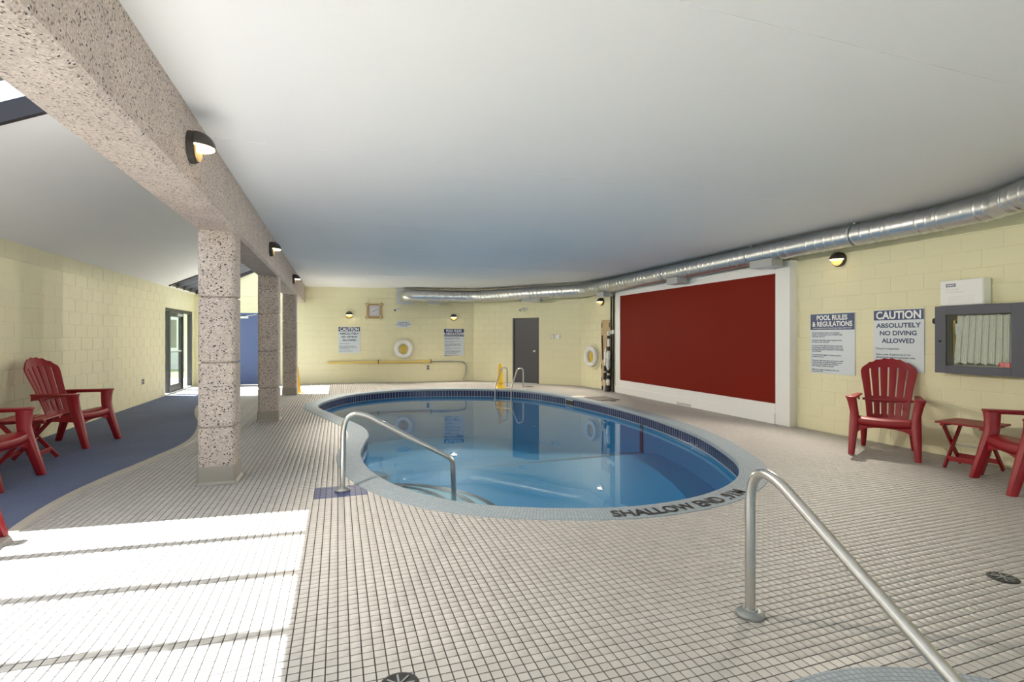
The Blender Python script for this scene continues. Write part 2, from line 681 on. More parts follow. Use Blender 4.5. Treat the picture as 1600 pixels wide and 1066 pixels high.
def inside_poly(P, poly):
    """numpy even-odd test"""
    x, y = P[:, 0], P[:, 1]
    r = np.zeros(len(P), bool)
    n = len(poly)
    for i in range(n):
        x0, y0 = poly[i]
        x1, y1 = poly[(i + 1) % n]
        if y0 == y1:
            continue
        c = ((y0 > y) != (y1 > y)) & (x < (x1 - x0) * (y - y0) / (y1 - y0) + x0)
        r ^= c
    return r


# blue mat outline (against the left wall)
MAT_EDGE = [(-2.20, 2.2), (-2.22, 4.0), (-2.30, 5.0), (-2.30, 5.6), (-2.22, 6.2), (-2.06, 7.0), (-1.94, 7.8), (-1.99, 8.6), (-2.2, 9.7), (-2.50, 10.8), (-2.75, 12.2), (-2.85, 14.25)]
medge = spline([(x, y, 0) for x, y in MAT_EDGE], 8)
MAT_POLY = [(-3.895, 2.2)] + [(p.x, p.y) for p in medge] + [(-3.895, 14.25)]

# ------------------------------------------------------------------ structure: floor
XL, XR, YF = -3.9, 6.86, -6.0
BW0, BW1 = Vector((-3.9, 16.85)), Vector((4.13, 15.98))     # back wall
DW1 = Vector((6.63, 13.33))                                 # end of the diagonal door wall
AW1 = Vector((6.86, 11.55))                                 # end of the alcove wall


def floor_with_holes():
    bm = bmesh.new()
    outer = [(XL - 0.2, YF - 0.2), (XR + 0.3, YF - 0.2), (XR + 0.3, 17.2), (XL - 0.2, 17.2)]
    loops = [outer, [(p.x + n.x * 0.02, p.y + n.y * 0.02) for p, n in zip(POOL, PN)],
             [(TUB_C[0] + 0.80 * math.cos(2 * PI * k / 64), TUB_C[1] + 0.80 * math.sin(2 * PI * k / 64)) for k in range(64)]]
    es = []
    for lp in loops:
        vs = [bm.verts.new((x, y, -0.0035)) for x, y in lp]
        for i in range(len(vs)):
            es.append(bm.edges.new((vs[i], vs[(i + 1) % len(vs)])))
    bmesh.ops.triangle_fill(bm, use_beauty=True, use_dissolve=False, edges=es)
    for f in bm.faces:
        if f.normal.z < 0:
            f.normal_flip()
    me = bpy.data.meshes.new('floor')
    bm.to_mesh(me)
    bm.free()
    me.materials.append(MATS['grout'])
    o = bpy.data.objects.new('floor', me)
    COL.objects.link(o)
    return o


floor = tag(floor_with_holes(), 'pool deck floor of small square beige tiles with dark grout', 'floor', kind='structure')


def tile_centres():
    xs = (np.arange(math.floor(XL / PITCH), math.ceil(XR / PITCH)) + 0.5) * PITCH
    ys = (np.arange(math.floor(-3.5 / PITCH), math.ceil(16.9 / PITCH)) + 0.5) * PITCH
    X, Y = np.meshgrid(xs, ys)
    P = np.stack([X.ravel(), Y.ravel()], 1)
    room = [(XL, YF), (XR, YF), (AW1.x, AW1.y), (DW1.x, DW1.y), (BW1.x, BW1.y), (BW0.x, BW0.y)]
    P = P[inside_poly(P, room)]
    pl = [(p.x + n.x * 0.235, p.y + n.y * 0.235) for p, n in zip(POOL, PN)]
    P = P[~inside_poly(P, pl)]
    P = P[np.hypot(P[:, 0] - TUB_C[0], P[:, 1] - TUB_C[1]) > TUB_R - 0.04]
    inner = [(-4.0, 2.25)] + [(p.x - 0.03, p.y) for p in medge] + [(-4.0, 14.2)]
    P = P[~inside_poly(P, inner)]
    return P


TC = tile_centres()
G = 0.0056
HT = (PITCH - G) / 2


def tile_unit():
    b = MB()
    c = 0.0007
    lo, hi = HT, HT - c
    b.add([(-lo, -lo, -.0045), (lo, -lo, -.0045), (lo, lo, -.0045), (-lo, lo, -.0045), (-lo, -lo, -c), (lo, -lo, -c), (lo, lo, -c), (-lo, lo, -c),
           (-hi, -hi, 0), (hi, -hi, 0), (hi, hi, 0), (-hi, hi, 0)],
          [(0, 1, 5, 4), (1, 2, 6, 5), (2, 3, 7, 6), (3, 0, 4, 7), (4, 5, 9, 8), (5, 6, 10, 9), (6, 7, 11, 10), (7, 4, 8, 11), (8, 9, 10, 11)])
    return b


navy_sel = (TC[:, 0] > -0.205) & (TC[:, 0] < 0.255) & (TC[:, 1] > 4.77) & (TC[:, 1] < 5.13)
proj_d = np.array([proj(x, y, 0)[2] for x, y in TC])
vis = np.array([in_frame(x, y, 0, 8) for x, y in TC])
score = np.where(vis & ~navy_sel, proj_d, 1e9)
order = np.argsort(score)
near = np.zeros(len(TC), bool)
near[order[:300]] = True

um = tile_unit()
me_t = bpy.data.meshes.new('floor_tile')
me_t.from_pydata(um.v, [], um.f)
me_t.materials.append(MATS['beige_tile'])
me_n = me_t.copy()
me_n.materials.clear()
me_n.materials.append(MATS['navy_floor_tile'])
for i in np.nonzero(near)[0]:
    o = bpy.data.objects.new('floor_tile', me_t)
    COL.objects.link(o)
    o.parent = floor
    o.location = (TC[i, 0], TC[i, 1], random.uniform(-0.0004, 0.0004))
    o.rotation_euler = (random.gauss(0, 0.0015), random.gauss(0, 0.0015), random.gauss(0, 0.004))
for i in np.nonzero(navy_sel)[0]:
    o = bpy.data.objects.new('navy_floor_tile', me_n)
    COL.objects.link(o)
    o.parent = floor
    o.location = (TC[i, 0], TC[i, 1], 0)

rest = TC[~near & ~navy_sel]
far_r = np.hypot(rest[:, 0], rest[:, 1]) > 9.0


def tiles_mesh(name, P, full):
    if full:
        uv = np.array(um.v)
        faces = np.array(um.f)
    else:
        uv = np.array([(-HT, -HT, -.004), (HT, -HT, -.004), (HT, HT, -.004), (-HT, HT, -.004), (-HT, -HT, 0), (HT, -HT, 0), (HT, HT, 0), (-HT, HT, 0)])
        faces = np.array([(0, 1, 5, 4), (1, 2, 6, 5), (2, 3, 7, 6), (3, 0, 4, 7), (4, 5, 6, 7)])
    n, k, q = len(P), len(uv), len(faces)
    rs = np.random.RandomState(3)
    co = uv[None, :, :] + np.concatenate([P, rs.uniform(-.0004, .0004, (n, 1))], 1)[:, None, :]
    tilt = rs.normal(0, 0.0015, (n, 2))
    co[:, :, 2] += (uv[None, :, 0] * tilt[:, :1] + uv[None, :, 1] * tilt[:, 1:])
    fa = (faces[None] + (np.arange(n) * k)[:, None, None]).reshape(-1)
    me = bpy.data.meshes.new(name)
    me.vertices.add(n * k)
    me.vertices.foreach_set('co', co.reshape(-1))
    me.loops.add(n * q * 4)
    me.loops.foreach_set('vertex_index', fa)
    me.polygons.add(n * q)
    me.polygons.foreach_set('loop_start', np.arange(n * q) * 4)
    me.update(calc_edges=True)
    me.materials.append(MATS['beige_tile'])
    o = bpy.data.objects.new(name, me)
    COL.objects.link(o)
    o.parent = floor
    o['kind'] = 'stuff'
    return o


tiles_mesh('floor_tiles', rest[~far_r], True)
tiles_mesh('distant_floor_tiles', rest[far_r], False)

# ------------------------------------------------------------------ structure: block walls
BL, BH, JT = 0.40, 0.20, 0.007


def block_mesh():
    b = MB()
    # unit front box, chamfer done in normalised units; local x length, y depth (0 at wall, -1 out), z height
    cx, cz = 0.008, 0.016
    b.add([(0, 0, 0), (1, 0, 0), (1, 0, 1), (0, 0, 1), (cx, -1, cz), (1 - cx, -1, cz), (1 - cx, -1, 1 - cz), (cx, -1, 1 - cz)],
          [(0, 1, 5, 4), (1, 2, 6, 5), (2, 3, 7, 6), (3, 0, 4, 7), (4, 5, 6, 7)])
    me = bpy.data.meshes.new('block')
    me.from_pydata(b.v, [], b.f)
    me.materials.append(MATS['yellow_paint'])
    return me, b


BLOCK_ME, BLOCK_B = block_mesh()
WALLS = {}


def wall(name, label, p0, p1, ztop, openings=(), th=0.2, toplimit=None, skip_blocks=False, block_range=None):
    p0, p1 = Vector(p0).to_2d(), Vector(p1).to_2d()
    d = (p1 - p0)
    L = d.length
    d.normalize()
    nrm = Vector((-d.y, d.x))
    if (Vector((1.5, 7)) - p0).dot(nrm) < 0:
        nrm = -nrm
    WALLS[name] = (p0, d, nrm, L)
    # slab from rectangles around the openings
    ss = sorted({0.0, L, *[o[0] for o in openings], *[o[1] for o in openings]})
    zs = sorted({-0.05, ztop, *[o[2] for o in openings], *[o[3] for o in openings]})
    b = MB()
    for s0, s1 in zip(ss, ss[1:]):
        for z0, z1 in zip(zs, zs[1:]):
            if any(s0 >= o[0] - 1e-6 and s1 <= o[1] + 1e-6 and z0 >= o[2] - 1e-6 and z1 <= o[3] + 1e-6 for o in openings):
                continue
            q = []
            for zz in (z0, z1):
                for s, t in ((s0, 0), (s1, 0), (s1, th), (s0, th)):
                    p = p0 + d * s - nrm * t
                    q.append((p.x, p.y, zz))
            b.add(q, [(3, 2, 1, 0), (4, 5, 6, 7), (0, 1, 5, 4), (1, 2, 6, 5), (2, 3, 7, 6), (3, 0, 4, 7)])
    o = b.build(name, 'yellow_paint', fix=True)
    tag(o, label, 'wall', kind='structure')
    if skip_blocks:
        return o
    # which way does the block frame run (front = -Y local)
    phi = math.atan2(nrm.x, -nrm.y)
    ex = Vector((math.cos(phi), math.sin(phi)))
    flip = ex.dot(d) < 0
    lst = []
    tl = toplimit or (lambda s: ztop)
    r0, r1 = block_range or (0, L)
    nc = int(math.ceil(4.0 / BH))
    for c in range(nc):
        z0, z1 = c * BH, (c + 1) * BH
        off = (BL / 2) if c % 2 else 0.0
        cuts = [(r0, r1)]
        for (a, e, oz0, oz1) in openings:
            if z1 - 0.02 > oz0 and z0 + 0.02 < oz1:
                nx = []
                for (u, v) in cuts:
                    if e <= u or a >= v:
                        nx.append((u, v))
                    else:
                        if a > u:
                            nx.append((u, a))
                        if e < v:
                            nx.append((e, v))
                cuts = nx
        for (u, v) in cuts:
            k = math.floor((u - off) / BL)
            while k * BL + off < v:
                a, e = max(u, k * BL + off), min(v, (k + 1) * BL + off)
                k += 1
                if e - a < 0.03:
                    continue
                zt = min(z1, tl((a + e) / 2), tl(a), tl(e))
                if zt - z0 < 0.03:
                    continue
                lst.append((a, e, z0, zt))
    scored = []
    for (a, e, z0, z1) in lst:
        mid = p0 + d * ((a + e) / 2)
        u, v, dd = proj(mid.x, mid.y, (z0 + z1) / 2)
        vis_ = in_frame(mid.x, mid.y, (z0 + z1) / 2, 12)
        scored.append((0 if vis_ else 1, dd, a, e, z0, z1))
    scored.sort()
    extra = MB()
    for i, (iv, dd, a, e, z0, z1) in enumerate(scored):
        ln, ht = e - a - JT, z1 - z0 - JT
        s_org = (e - JT / 2) if flip else (a + JT / 2)
        org = p0 + d * s_org
        if i < 300:
            q = bpy.data.objects.new('block', BLOCK_ME)
            COL.objects.link(q)
            q.parent = o
            q.location = (org.x, org.y, z0 + JT / 2)
            q.rotation_euler = (0, 0, phi)
            q.scale = (ln, 0.0036 + random.uniform(-0.0006, 0.0006), ht)
        else:
            vs = []
            for (x, y, z) in BLOCK_B.v:
                p = org + ex * (x * ln) + nrm * (-y * 0.0036)
                vs.append((p.x, p.y, z0 + JT / 2 + z * ht))
            extra.add(vs, BLOCK_B.f)
    if extra.v:
        x = extra.build('more_blocks', 'yellow_paint', o, fix=False)
        x['kind'] = 'stuff'
    return o


def on_wall(name, s, z, off=0.0):
    p0, d, n, L = WALLS[name]
    p = p0 + d * s + n * off
    return (p.x, p.y, z), math.atan2(n.x, -n.y)


GD0, GD1 = 14.22 - YF, 16.66 - YF
wall('wall_left', 'painted pale yellow block wall behind the red chairs on the blue mat', (XL, YF), (XL, 16.85), 2.70, [(GD0, GD1, 0.02, 2.12)], block_range=(6.0, 16.85 - YF))
bd = (BW1 - BW0).normalized()
BLEN = (BW1 - BW0).length
def bs(x):
    return (x - BW0.x) / bd.x
def back_limit(s):
    x = BW0.x + bd.x * s
    return roof_z(x) if x < -1.25 else 2.93
BD0, BD1 = bs(-2.98), bs(-2.04)
wb = wall('wall_back', 'pale yellow block wall at far end with clock, signs and life ring', BW0, BW1, 2.62, [(BD0, BD1, 0.0, 2.11)], toplimit=back_limit)
g = MB()
gp = [(BW0.x - 0.1, 2.60), (-1.2, 2.60), (-1.2, roof_z(-1.2) + 0.4), (BW0.x - 0.1, roof_z(BW0.x) + 0.4)]
gp2 = [(-1.2, 2.60), (BW1.x + 0.1, 2.60), (BW1.x + 0.1, 2.99), (-1.2, 2.99)]
for poly in (gp, gp2):
    vs = []
    for t in (0, 0.2):
        for x, z in poly:
            p = BW0 + bd * bs(x) - WALLS['wall_back'][2] * t
            vs.append((p.x, p.y, z))
    g.add(vs, [(0, 1, 2, 3), (7, 6, 5, 4), (0, 4, 5, 1), (1, 5, 6, 2), (2, 6, 7, 3), (3, 7, 4, 0)])
g.build('gable', 'yellow_paint', wb)
DS0, DS1 = 1.42, 2.31
wall('wall_diagonal', 'pale yellow angled block wall with dark grey door', BW1, DW1, 2.99, [(DS0, DS1, 0.0, 1.99)])
wall('wall_alcove', 'short pale yellow block wall behind the backboard and second life ring', DW1, AW1, 2.99)
wall('wall_right', 'pale yellow block wall with red panel and pool signs', AW1, (XR, YF), 2.99, block_range=(5.2, AW1.y))
wf = wall('wall_front', 'plain yellow wall with wide window behind the camera', (XL, YF), (XR, YF), 2.99, [(0.55, 10.2, 0.15, 2.55)], skip_blocks=True)  # unseen window, added to let fill light into the room
for i in range(7):
    x = XL + 0.55 + i * (9.65 / 6)
    MB().box(x - 0.04, x + 0.04, YF - 0.1, YF - 0.02, 0.15, 2.55).build('mullion', 'dark_frame', wf)
MB().box(XL + 0.55, XL + 10.2, YF - 0.07, YF - 0.06, 0.15, 2.55).build('pane', 'pane', wf)

# ------------------------------------------------------------------ structure: ceilings, skylights
CZ = 2.92
ceiling = tag(MB().box(-1.0, XR + 0.3, YF - 1.6, 17.2, CZ + 0.006, CZ + 0.25).build('ceiling', 'white_ceiling'), 'white painted flat ceiling over the pool', 'ceiling', kind='structure')  # slab runs out past the rear window as an added overhang against high sky
seams = [YF, -5.4, -2.95, -0.5, 1.93, 4.39, 7.1, 8.95, 10.76, 12.9, 14.6, 17.0]
for a, e in zip(seams, seams[1:]):
    MB().box(-0.94, XR + 0.1, a + 0.003, e - 0.003, CZ, CZ + 0.02).build('ceiling_panel', 'white_ceiling', ceiling)

SK = [(-2.5, 5.37), (14.24, 16.72)]
SKX = (-3.83, -1.32)


def slope_box(x0, x1, y0, y1, h0, h1):
    """box that lies on the roof slope, heights measured straight up from it"""
    b = MB()
    vs = [(x0, y0, roof_z(x0) + h0), (x1, y0, roof_z(x1) + h0), (x1, y1, roof_z(x1) + h0), (x0, y1, roof_z(x0) + h0),
          (x0, y0, roof_z(x0) + h1), (x1, y0, roof_z(x1) + h1), (x1, y1, roof_z(x1) + h1), (x0, y1, roof_z(x0) + h1)]
    return b.add(vs, [(3, 2, 1, 0), (4, 5, 6, 7), (0, 1, 5, 4), (1, 2, 6, 5), (2, 3, 7, 6), (3, 0, 4, 7)])


cb = MB()
for (y0, y1) in ((YF - 0.2, SK[0][0]), (SK[0][1], SK[1][0]), (SK[1][1], 17.2)):
    s = slope_box(-4.1, -1.0, y0, y1, 0.0, 0.13)
    cb.add(s.v, s.f)
for (y0, y1) in SK:
    for x0, x1 in ((-4.1, SKX[0]), (SKX[1], -1.0)):
        s = slope_box(x0, x1, y0, y1, 0.0, 0.13)
        cb.add(s.v, s.f)
cb.build('ceiling_sloped', 'white_ceiling')
tag(bpy.data.objects['ceiling_sloped'], 'white sloping ceiling over the mat on the left', 'ceiling', kind='structure')
for idx, (y0, y1) in enumerate(SK):
    r = thing('window_%d' % (idx + 1), ['dark framed skylight in the sloping ceiling above the sunlit tiles', 'dark raftered skylight at the far end of the sloping ceiling'][idx], 'skylight', kind='structure')
    fr = MB()
    for (a, e) in ((y0, y0 + 0.05), (y1 - 0.05, y1)):
        s = slope_box(SKX[0], SKX[1], a, e, -0.03, 0.14)
        fr.add(s.v, s.f)
    for (a, e) in ((SKX[0], SKX[0] + 0.05), (SKX[1] - 0.05, SKX[1])):
        s = slope_box(a, e, y0, y1, 0.0, 0.14)
        fr.add(s.v, s.f)
    fr.build('frame', 'dark_frame', r)
    ys = [4.80 - 0.655 * k for k in range(11)] if idx == 0 else [14.24 + 0.62 * k for k in range(1, 4)]
    for y in ys:
        slope_box(SKX[0], SKX[1], y - 0.035, y + 0.035, 0.01 if idx == 0 else -0.02, 0.12).build('rafter', 'rafter', r)
    ye = [y1] + ys + [y0] if idx == 0 else [y0] + ys + [y1]
    for a, e in zip(ye, ye[1:]):
        a, e = min(a, e), max(a, e)
        if e - a > 0.1:
            slope_box(SKX[0] + 0.02, SKX[1] - 0.02, a + 0.01, e - 0.01, 0.125, 0.135).build('pane', 'pane', r)

# upper wall above the beam, closing the high side of the bay
uw = MB().box(-1.25, -1.0, YF - 0.2, 17.1, 2.93, roof_z(-1.0) + 0.4).build('wall_upper', 'white_ceiling')
tag(uw, 'white upper wall above the concrete beam', 'wall', kind='structure')

# ------------------------------------------------------------------ concrete beam and columns
bm_ = MB().prism([(-1.285, 2.50), (-1.262, 2.445), (-0.955, 2.425), (-0.925, 2.45), (-0.925, 2.925), (-1.285, 2.96)], YF, 16.58, 'xz')
beam = bm_.build('concrete_beam', 'aggregate_beam')
tag(beam, 'long exposed-aggregate concrete beam carried by the three columns', 'beam')


def chamfer_rect(x0, x1, y0, y1, c):
    return [(x0 + c, y0), (x1 - c, y0), (x1, y0 + c), (x1, y1 - c), (x1 - c, y1), (x0 + c, y1), (x0, y1 - c), (x0, y0 + c)]


def column(y, label):
    r = thing('concrete_column', label, 'column', (-1.10, y, 0), group='columns under the concrete beam')
    zs = [0.0, 0.55, 1.17, 1.80, 2.44]
    for a, e in zip(zs, zs[1:]):
        b = MB()
        b.prism(chamfer_rect(-0.165, 0.155, 0, 0.33, 0.028), a + 0.008, e - (0.008 if e < 2.4 else -0.004))
        b.build('column_block', 'aggregate', r, bevel=0.010)
    MB().prism(chamfer_rect(-0.143, 0.133, 0.022, 0.308, 0.028), 0.0, 2.43).build('core', 'aggregate', r)
    b = MB()
    # plinth: rubber cove base with flared toe
    secs = [(0.0, 0.024), (0.012, 0.020), (0.03, 0.008), (0.17, 0.007), (0.175, 0.004)]
    n = 8
    vs, fs = [], []
    for z, o in secs:
        vs += [(x, yy, z) for x, yy in chamfer_rect(-0.165 - o, 0.155 + o, -o, 0.33 + o, 0.02)]
    for i in range(len(secs) - 1):
        for k in range(n):
            k2 = (k + 1) % n
            fs.append((i * n + k, i * n + k2, (i + 1) * n + k2, (i + 1) * n + k))
    fs.append(tuple(range((len(secs) - 1) * n, len(secs) * n)))
    fs.append(tuple(reversed(range(n))))
    b.add(vs, fs)
    b.build('plinth', 'plinth', r)
    return r


column(5.56, 'nearest and tallest-looking speckled concrete column with grey base')
column(9.42, 'middle speckled concrete column beside the blue door')
column(13.42, 'farthest concrete column beside the yellow cone')

# ------------------------------------------------------------------ floor mat
mp = MB().prism(MAT_POLY, -0.003, 0.008)
fm = thing('floor_mat', 'blue textured floor mat along the left wall', 'mat')
mp.build('mat_surface', 'blue_mat', fm)
tp = MB()
vs, fs = [], []
edge2 = medge
for i, p in enumerate(edge2):
    q = edge2[min(i + 1, len(edge2) - 1)] - edge2[max(i - 1, 0)]
    q.normalize()
    nx, ny = q.y, -q.x
    for o_, z in ((0, -0.003), (0, 0.0105), (0.075, 0.0095), (0.085, 0.0)):
        vs.append((p.x + nx * o_, p.y + ny * o_, z))
for i in range(len(edge2) - 1):
    for k in range(3):
        fs.append((i * 4 + k, i * 4 + k + 1, (i + 1) * 4 + k + 1, (i + 1) * 4 + k))
tp.add(vs, fs)
tp.build('edge_trim', 'mat_trim', fm)

# ------------------------------------------------------------------ swimming pool
pool = thing('swimming_pool', 'kidney-shaped blue swimming pool with navy tile band', 'pool', (2.5, 8.5, 0))
pool.location = (0, 0, 0)
WZ = -0.155


def ring_mesh(name, prof, m, parent, uv=False, smooth=True):
    b = MB()
    k = len(prof)
    for i in range(NP):
        for o_, z in prof:
            b.v.append(pool_off(i, o_, z))
    for i in range(NP):
        j = (i + 1) % NP
        for q in range(k - 1):
            b.f.append((i * k + q, i * k + q + 1, j * k + q + 1, j * k + q))
    o = b.build(name, m, parent, smooth=smooth, fix=False)
    if uv:
        lay = o.data.uv_layers.new(name='UVMap')
        dist = [0.0]
        for a, e in zip(prof, prof[1:]):
            dist.append(dist[-1] + math.hypot(e[0] - a[0], e[1] - a[1]))
        fi = 0
        for pidx, poly in enumerate(o.data.polygons):
            i, q = divmod(pidx, k - 1)
            c = [(i, q), (i, q + 1), (i + 1, q + 1), (i + 1, q)]
            for li, (a, e) in zip(poly.loop_indices, c):
                lay.data[li].uv = (a * PERIM / NP, dist[e])
    return o


ring_mesh('coping', [(0.03, -0.05), (-0.012, -0.045), (-0.016, -0.012), (-0.008, 0.004), (0.012, 0.009), (0.10, 0.007), (0.262, 0.005), (0.27, -0.003)], 'coping', pool, True)
ring_mesh('grout_band', [(0.004, -0.02), (0.004, -0.21)], 'pale_grout', pool)


def pool_depth(y):
    if y < 7.6:
        return -0.60
    return -0.60 - min(1.0, (y - 7.6) / 3.5) * 0.7


bb = MB()
K = 3
for i in range(NP):
    x, y, _ = pool_off(i, 0.004)
    bb.v.append((x, y, -0.205))
    bb.v.append((x, y, pool_depth(y)))
for i in range(NP):
    j = (i + 1) % NP
    bb.f.append((i * 2, j * 2, j * 2 + 1, i * 2 + 1))
bb.build('basin_wall', 'pool_blue', pool, smooth=True, fix=False)


def fill_poly(name, pts, m, parent, zf=None, cuts=()):
    bm = bmesh.new()
    vs = [bm.verts.new((p[0], p[1], 0)) for p in pts]
    bm.faces.new(vs)
    for yc in cuts:
        bmesh.ops.bisect_plane(bm, geom=bm.verts[:] + bm.edges[:] + bm.faces[:], plane_co=(0, yc, 0), plane_no=(0, 1, 0))
    bmesh.ops.triangulate(bm, faces=bm.faces[:])
    for v in bm.verts:
        v.co.z = zf(v.co.x, v.co.y)
    for f in bm.faces:
        f.normal_update()
        if f.normal.z < 0:
            f.normal_flip()
    me = bpy.data.meshes.new(name)
    bm.to_mesh(me)
    bm.free()
    me.materials.append(MATS[m])
    o = bpy.data.objects.new(name, me)
    COL.objects.link(o)
    if parent:
        o.parent = parent
    return o


fill_poly('basin_floor', [pool_off(i, 0.006) for i in range(NP)], 'pool_blue', pool, lambda x, y: pool_depth(y), cuts=(7.6, 11.1))

# waterline tiles
NT = int(PERIM / 0.0785)
tw = PERIM / NT
wt = MB()
wt.add([(-tw / 2 + .0045, 0, -0.188), (tw / 2 - .0045, 0, -0.188), (tw / 2 - .0045, 0, -0.036), (-tw / 2 + .0045, 0, -0.036),
        (-tw / 2 + .0065, -.0025, -0.186), (tw / 2 - .0065, -.0025, -0.186), (tw / 2 - .0065, -.0025, -0.038), (-tw / 2 + .0065, -.0025, -0.038)],
       [(0, 1, 5, 4), (1, 2, 6, 5), (2, 3, 7, 6), (3, 0, 4, 7), (4, 5, 6, 7)])
me_w = bpy.data.meshes.new('waterline_tile')
me_w.from_pydata(wt.v, [], wt.f)
me_w.materials.append(MATS['navy_tile'])
cand = []
SKIM_I = min(range(NP), key=lambda i: (POOL[i] - Vector((5.10, 10.9, 0))).length)
for k in range(NT):
    i = int(round(k * NP / NT)) % NP
    t = k * NP / NT
    i0 = int(t) % NP
    fr_ = t - int(t)
    p = POOL[i0].lerp(POOL[(i0 + 1) % NP], fr_)
    n = PN[i0].lerp(PN[(i0 + 1) % NP], fr_).normalized()
    facing = (-n.x) * (0 - p.x) + (-n.y) * (0 - p.y)
    d_ = proj(p.x, p.y, -0.1)[2]
    sk = abs(((i - SKIM_I + NP // 2) % NP) - NP // 2) * PERIM / NP
    if sk < 0.17:
        continue
    cand.append((0 if facing > 0 else 1, d_, p, n))
cand.sort(key=lambda c: (c[0], c[1]))
ext = MB()
for q, (fc, d_, p, n) in enumerate(cand):
    ang = math.atan2(-n.x, n.y)          # local -Y points into the pool
    loc = (p.x + n.x * 0.004, p.y + n.y * 0.004, 0)
    if q < 300:
        o = bpy.data.objects.new('waterline_tile', me_w)
        COL.objects.link(o)
        o.parent = pool
        o.location = loc
        o.rotation_euler = (0, 0, ang)
    else:
        M = Matrix.Translation(loc) @ Matrix.Rotation(ang, 4, 'Z')
        ext.add([M @ Vector(v) for v in wt.v], wt.f)
if ext.v:
    ext.build('more_waterline_tiles', 'navy_tile', pool, fix=False)['kind'] = 'stuff'
# skimmer mouth in the tile band
sp, sn = POOL[SKIM_I], PN[SKIM_I]
ang = math.atan2(-sn.x, sn.y)
sk = MB().box(-0.16, 0.16, -0.008, 0.01, -0.175, -0.075)
so = sk.build('skimmer_mouth', 'black', pool, loc=(sp.x, sp.y, 0), rotz=ang)


# corner steps, each a solid clipped from the pool outline by a disc
def clip_disc(poly, c, r, n=72):
    out = [(p[0], p[1]) for p in poly]
    for k in range(n):
        a = 2 * PI * k / n
        nx, ny = math.cos(a), math.sin(a)
        res = []
        for i in range(len(out)):
            p, q = out[i], out[(i + 1) % len(out)]
            dp = (p[0] - c[0]) * nx + (p[1] - c[1]) * ny - r
            dq = (q[0] - c[0]) * nx + (q[1] - c[1]) * ny - r
            if dp <= 0:
                res.append(p)
            if (dp < 0) != (dq < 0):
                t = dp / (dp - dq)
                res.append((p[0] + (q[0] - p[0]) * t, p[1] + (q[1] - p[1]) * t))
        out = res
    return out


pp = [pool_off(i, 0.0)[:2] for i in range(NP)]
SC_ = (0.15, 5.05)
for rad, top in ((0.90, -0.24), (1.20, -0.31), (1.45, -0.38)):
    poly = clip_disc(pp, SC_, rad)
    st = MB().prism(poly, -0.60, top).build('step', 'pool_pale', pool)
    nose = []
    arc = [p for p in poly if abs(math.hypot(p[0] - SC_[0], p[1] - SC_[1]) - rad) < 0.02]
    a_ = sorted(arc, key=lambda p: math.atan2(p[1] - SC_[1], p[0] - SC_[0]))
    if len(a_) > 2:
        vs, fs = [], []
        for p in a_:
            ux, uy = (p[0] - SC_[0]) / rad, (p[1] - SC_[1]) / rad
            for o_ in (0.003, -0.06):
                vs.append((p[0] + ux * o_, p[1] + uy * o_, top + 0.003))
        for i in range(len(a_) - 1):
            fs.append((i * 2, i * 2 + 1, i * 2 + 3, i * 2 + 2))
        MB().add(vs, fs).build('step_nosing', 'pool_line', st)
# dark line across the pool floor where it starts to slope
MB().add([(0.36, 7.45, -0.594), (5.25, 8.03, -0.67), (5.25, 8.13, -0.69), (0.36, 7.55, -0.594)], [(0, 1, 2, 3)]).build('floor_line', 'pool_line', pool)
ri = min(range(NP), key=lambda i: (POOL[i] - Vector((5.27, 8.08, 0))).length)
MB().box(-0.05, 0.05, -0.012, 0.0, -0.70, -0.19).build('wall_line', 'pool_line', pool, loc=pool_off(ri, 0.0), rotz=math.atan2(-PN[ri].x, PN[ri].y))

water = fill_poly('pool_water', [pool_off(i, 0.003) for i in range(NP)], 'water', None, lambda x, y: WZ)
tag(water, 'calm clear blue water filling the swimming pool', 'water', kind='stuff')

# painted depth marking that follows the coping
V, F = TXT['shallow']
lo, hi = V.min(0), V.max(0)
i_start = min(range(NP), key=lambda i: (POOL[i] - Vector((2.10, 3.74, 0))).length)
i_end = min(range(NP), key=lambda i: (POOL[i] - Vector((3.45, 3.925, 0))).length)
span = ((i_end - i_start) % NP)
vv = []
for x, y in V:
    t = i_start + (x - lo[0]) / (hi[0] - lo[0]) * span
    i0 = int(math.floor(t))
    fr_ = t - i0
    o_ = 0.225 - (y - lo[1]) / (hi[1] - lo[1]) * 0.145
    a, e = Vector(pool_off(i0, o_)), Vector(pool_off(i0 + 1, o_))
    p = a.lerp(e, fr_)
    vv.append((p.x, p.y, 0.0105))
dm = MB().add(vv, F).build('depth_marking', 'black', fix=False)
tag(dm, 'black painted SHALLOW END .91M lettering on the pool edge', 'lettering')

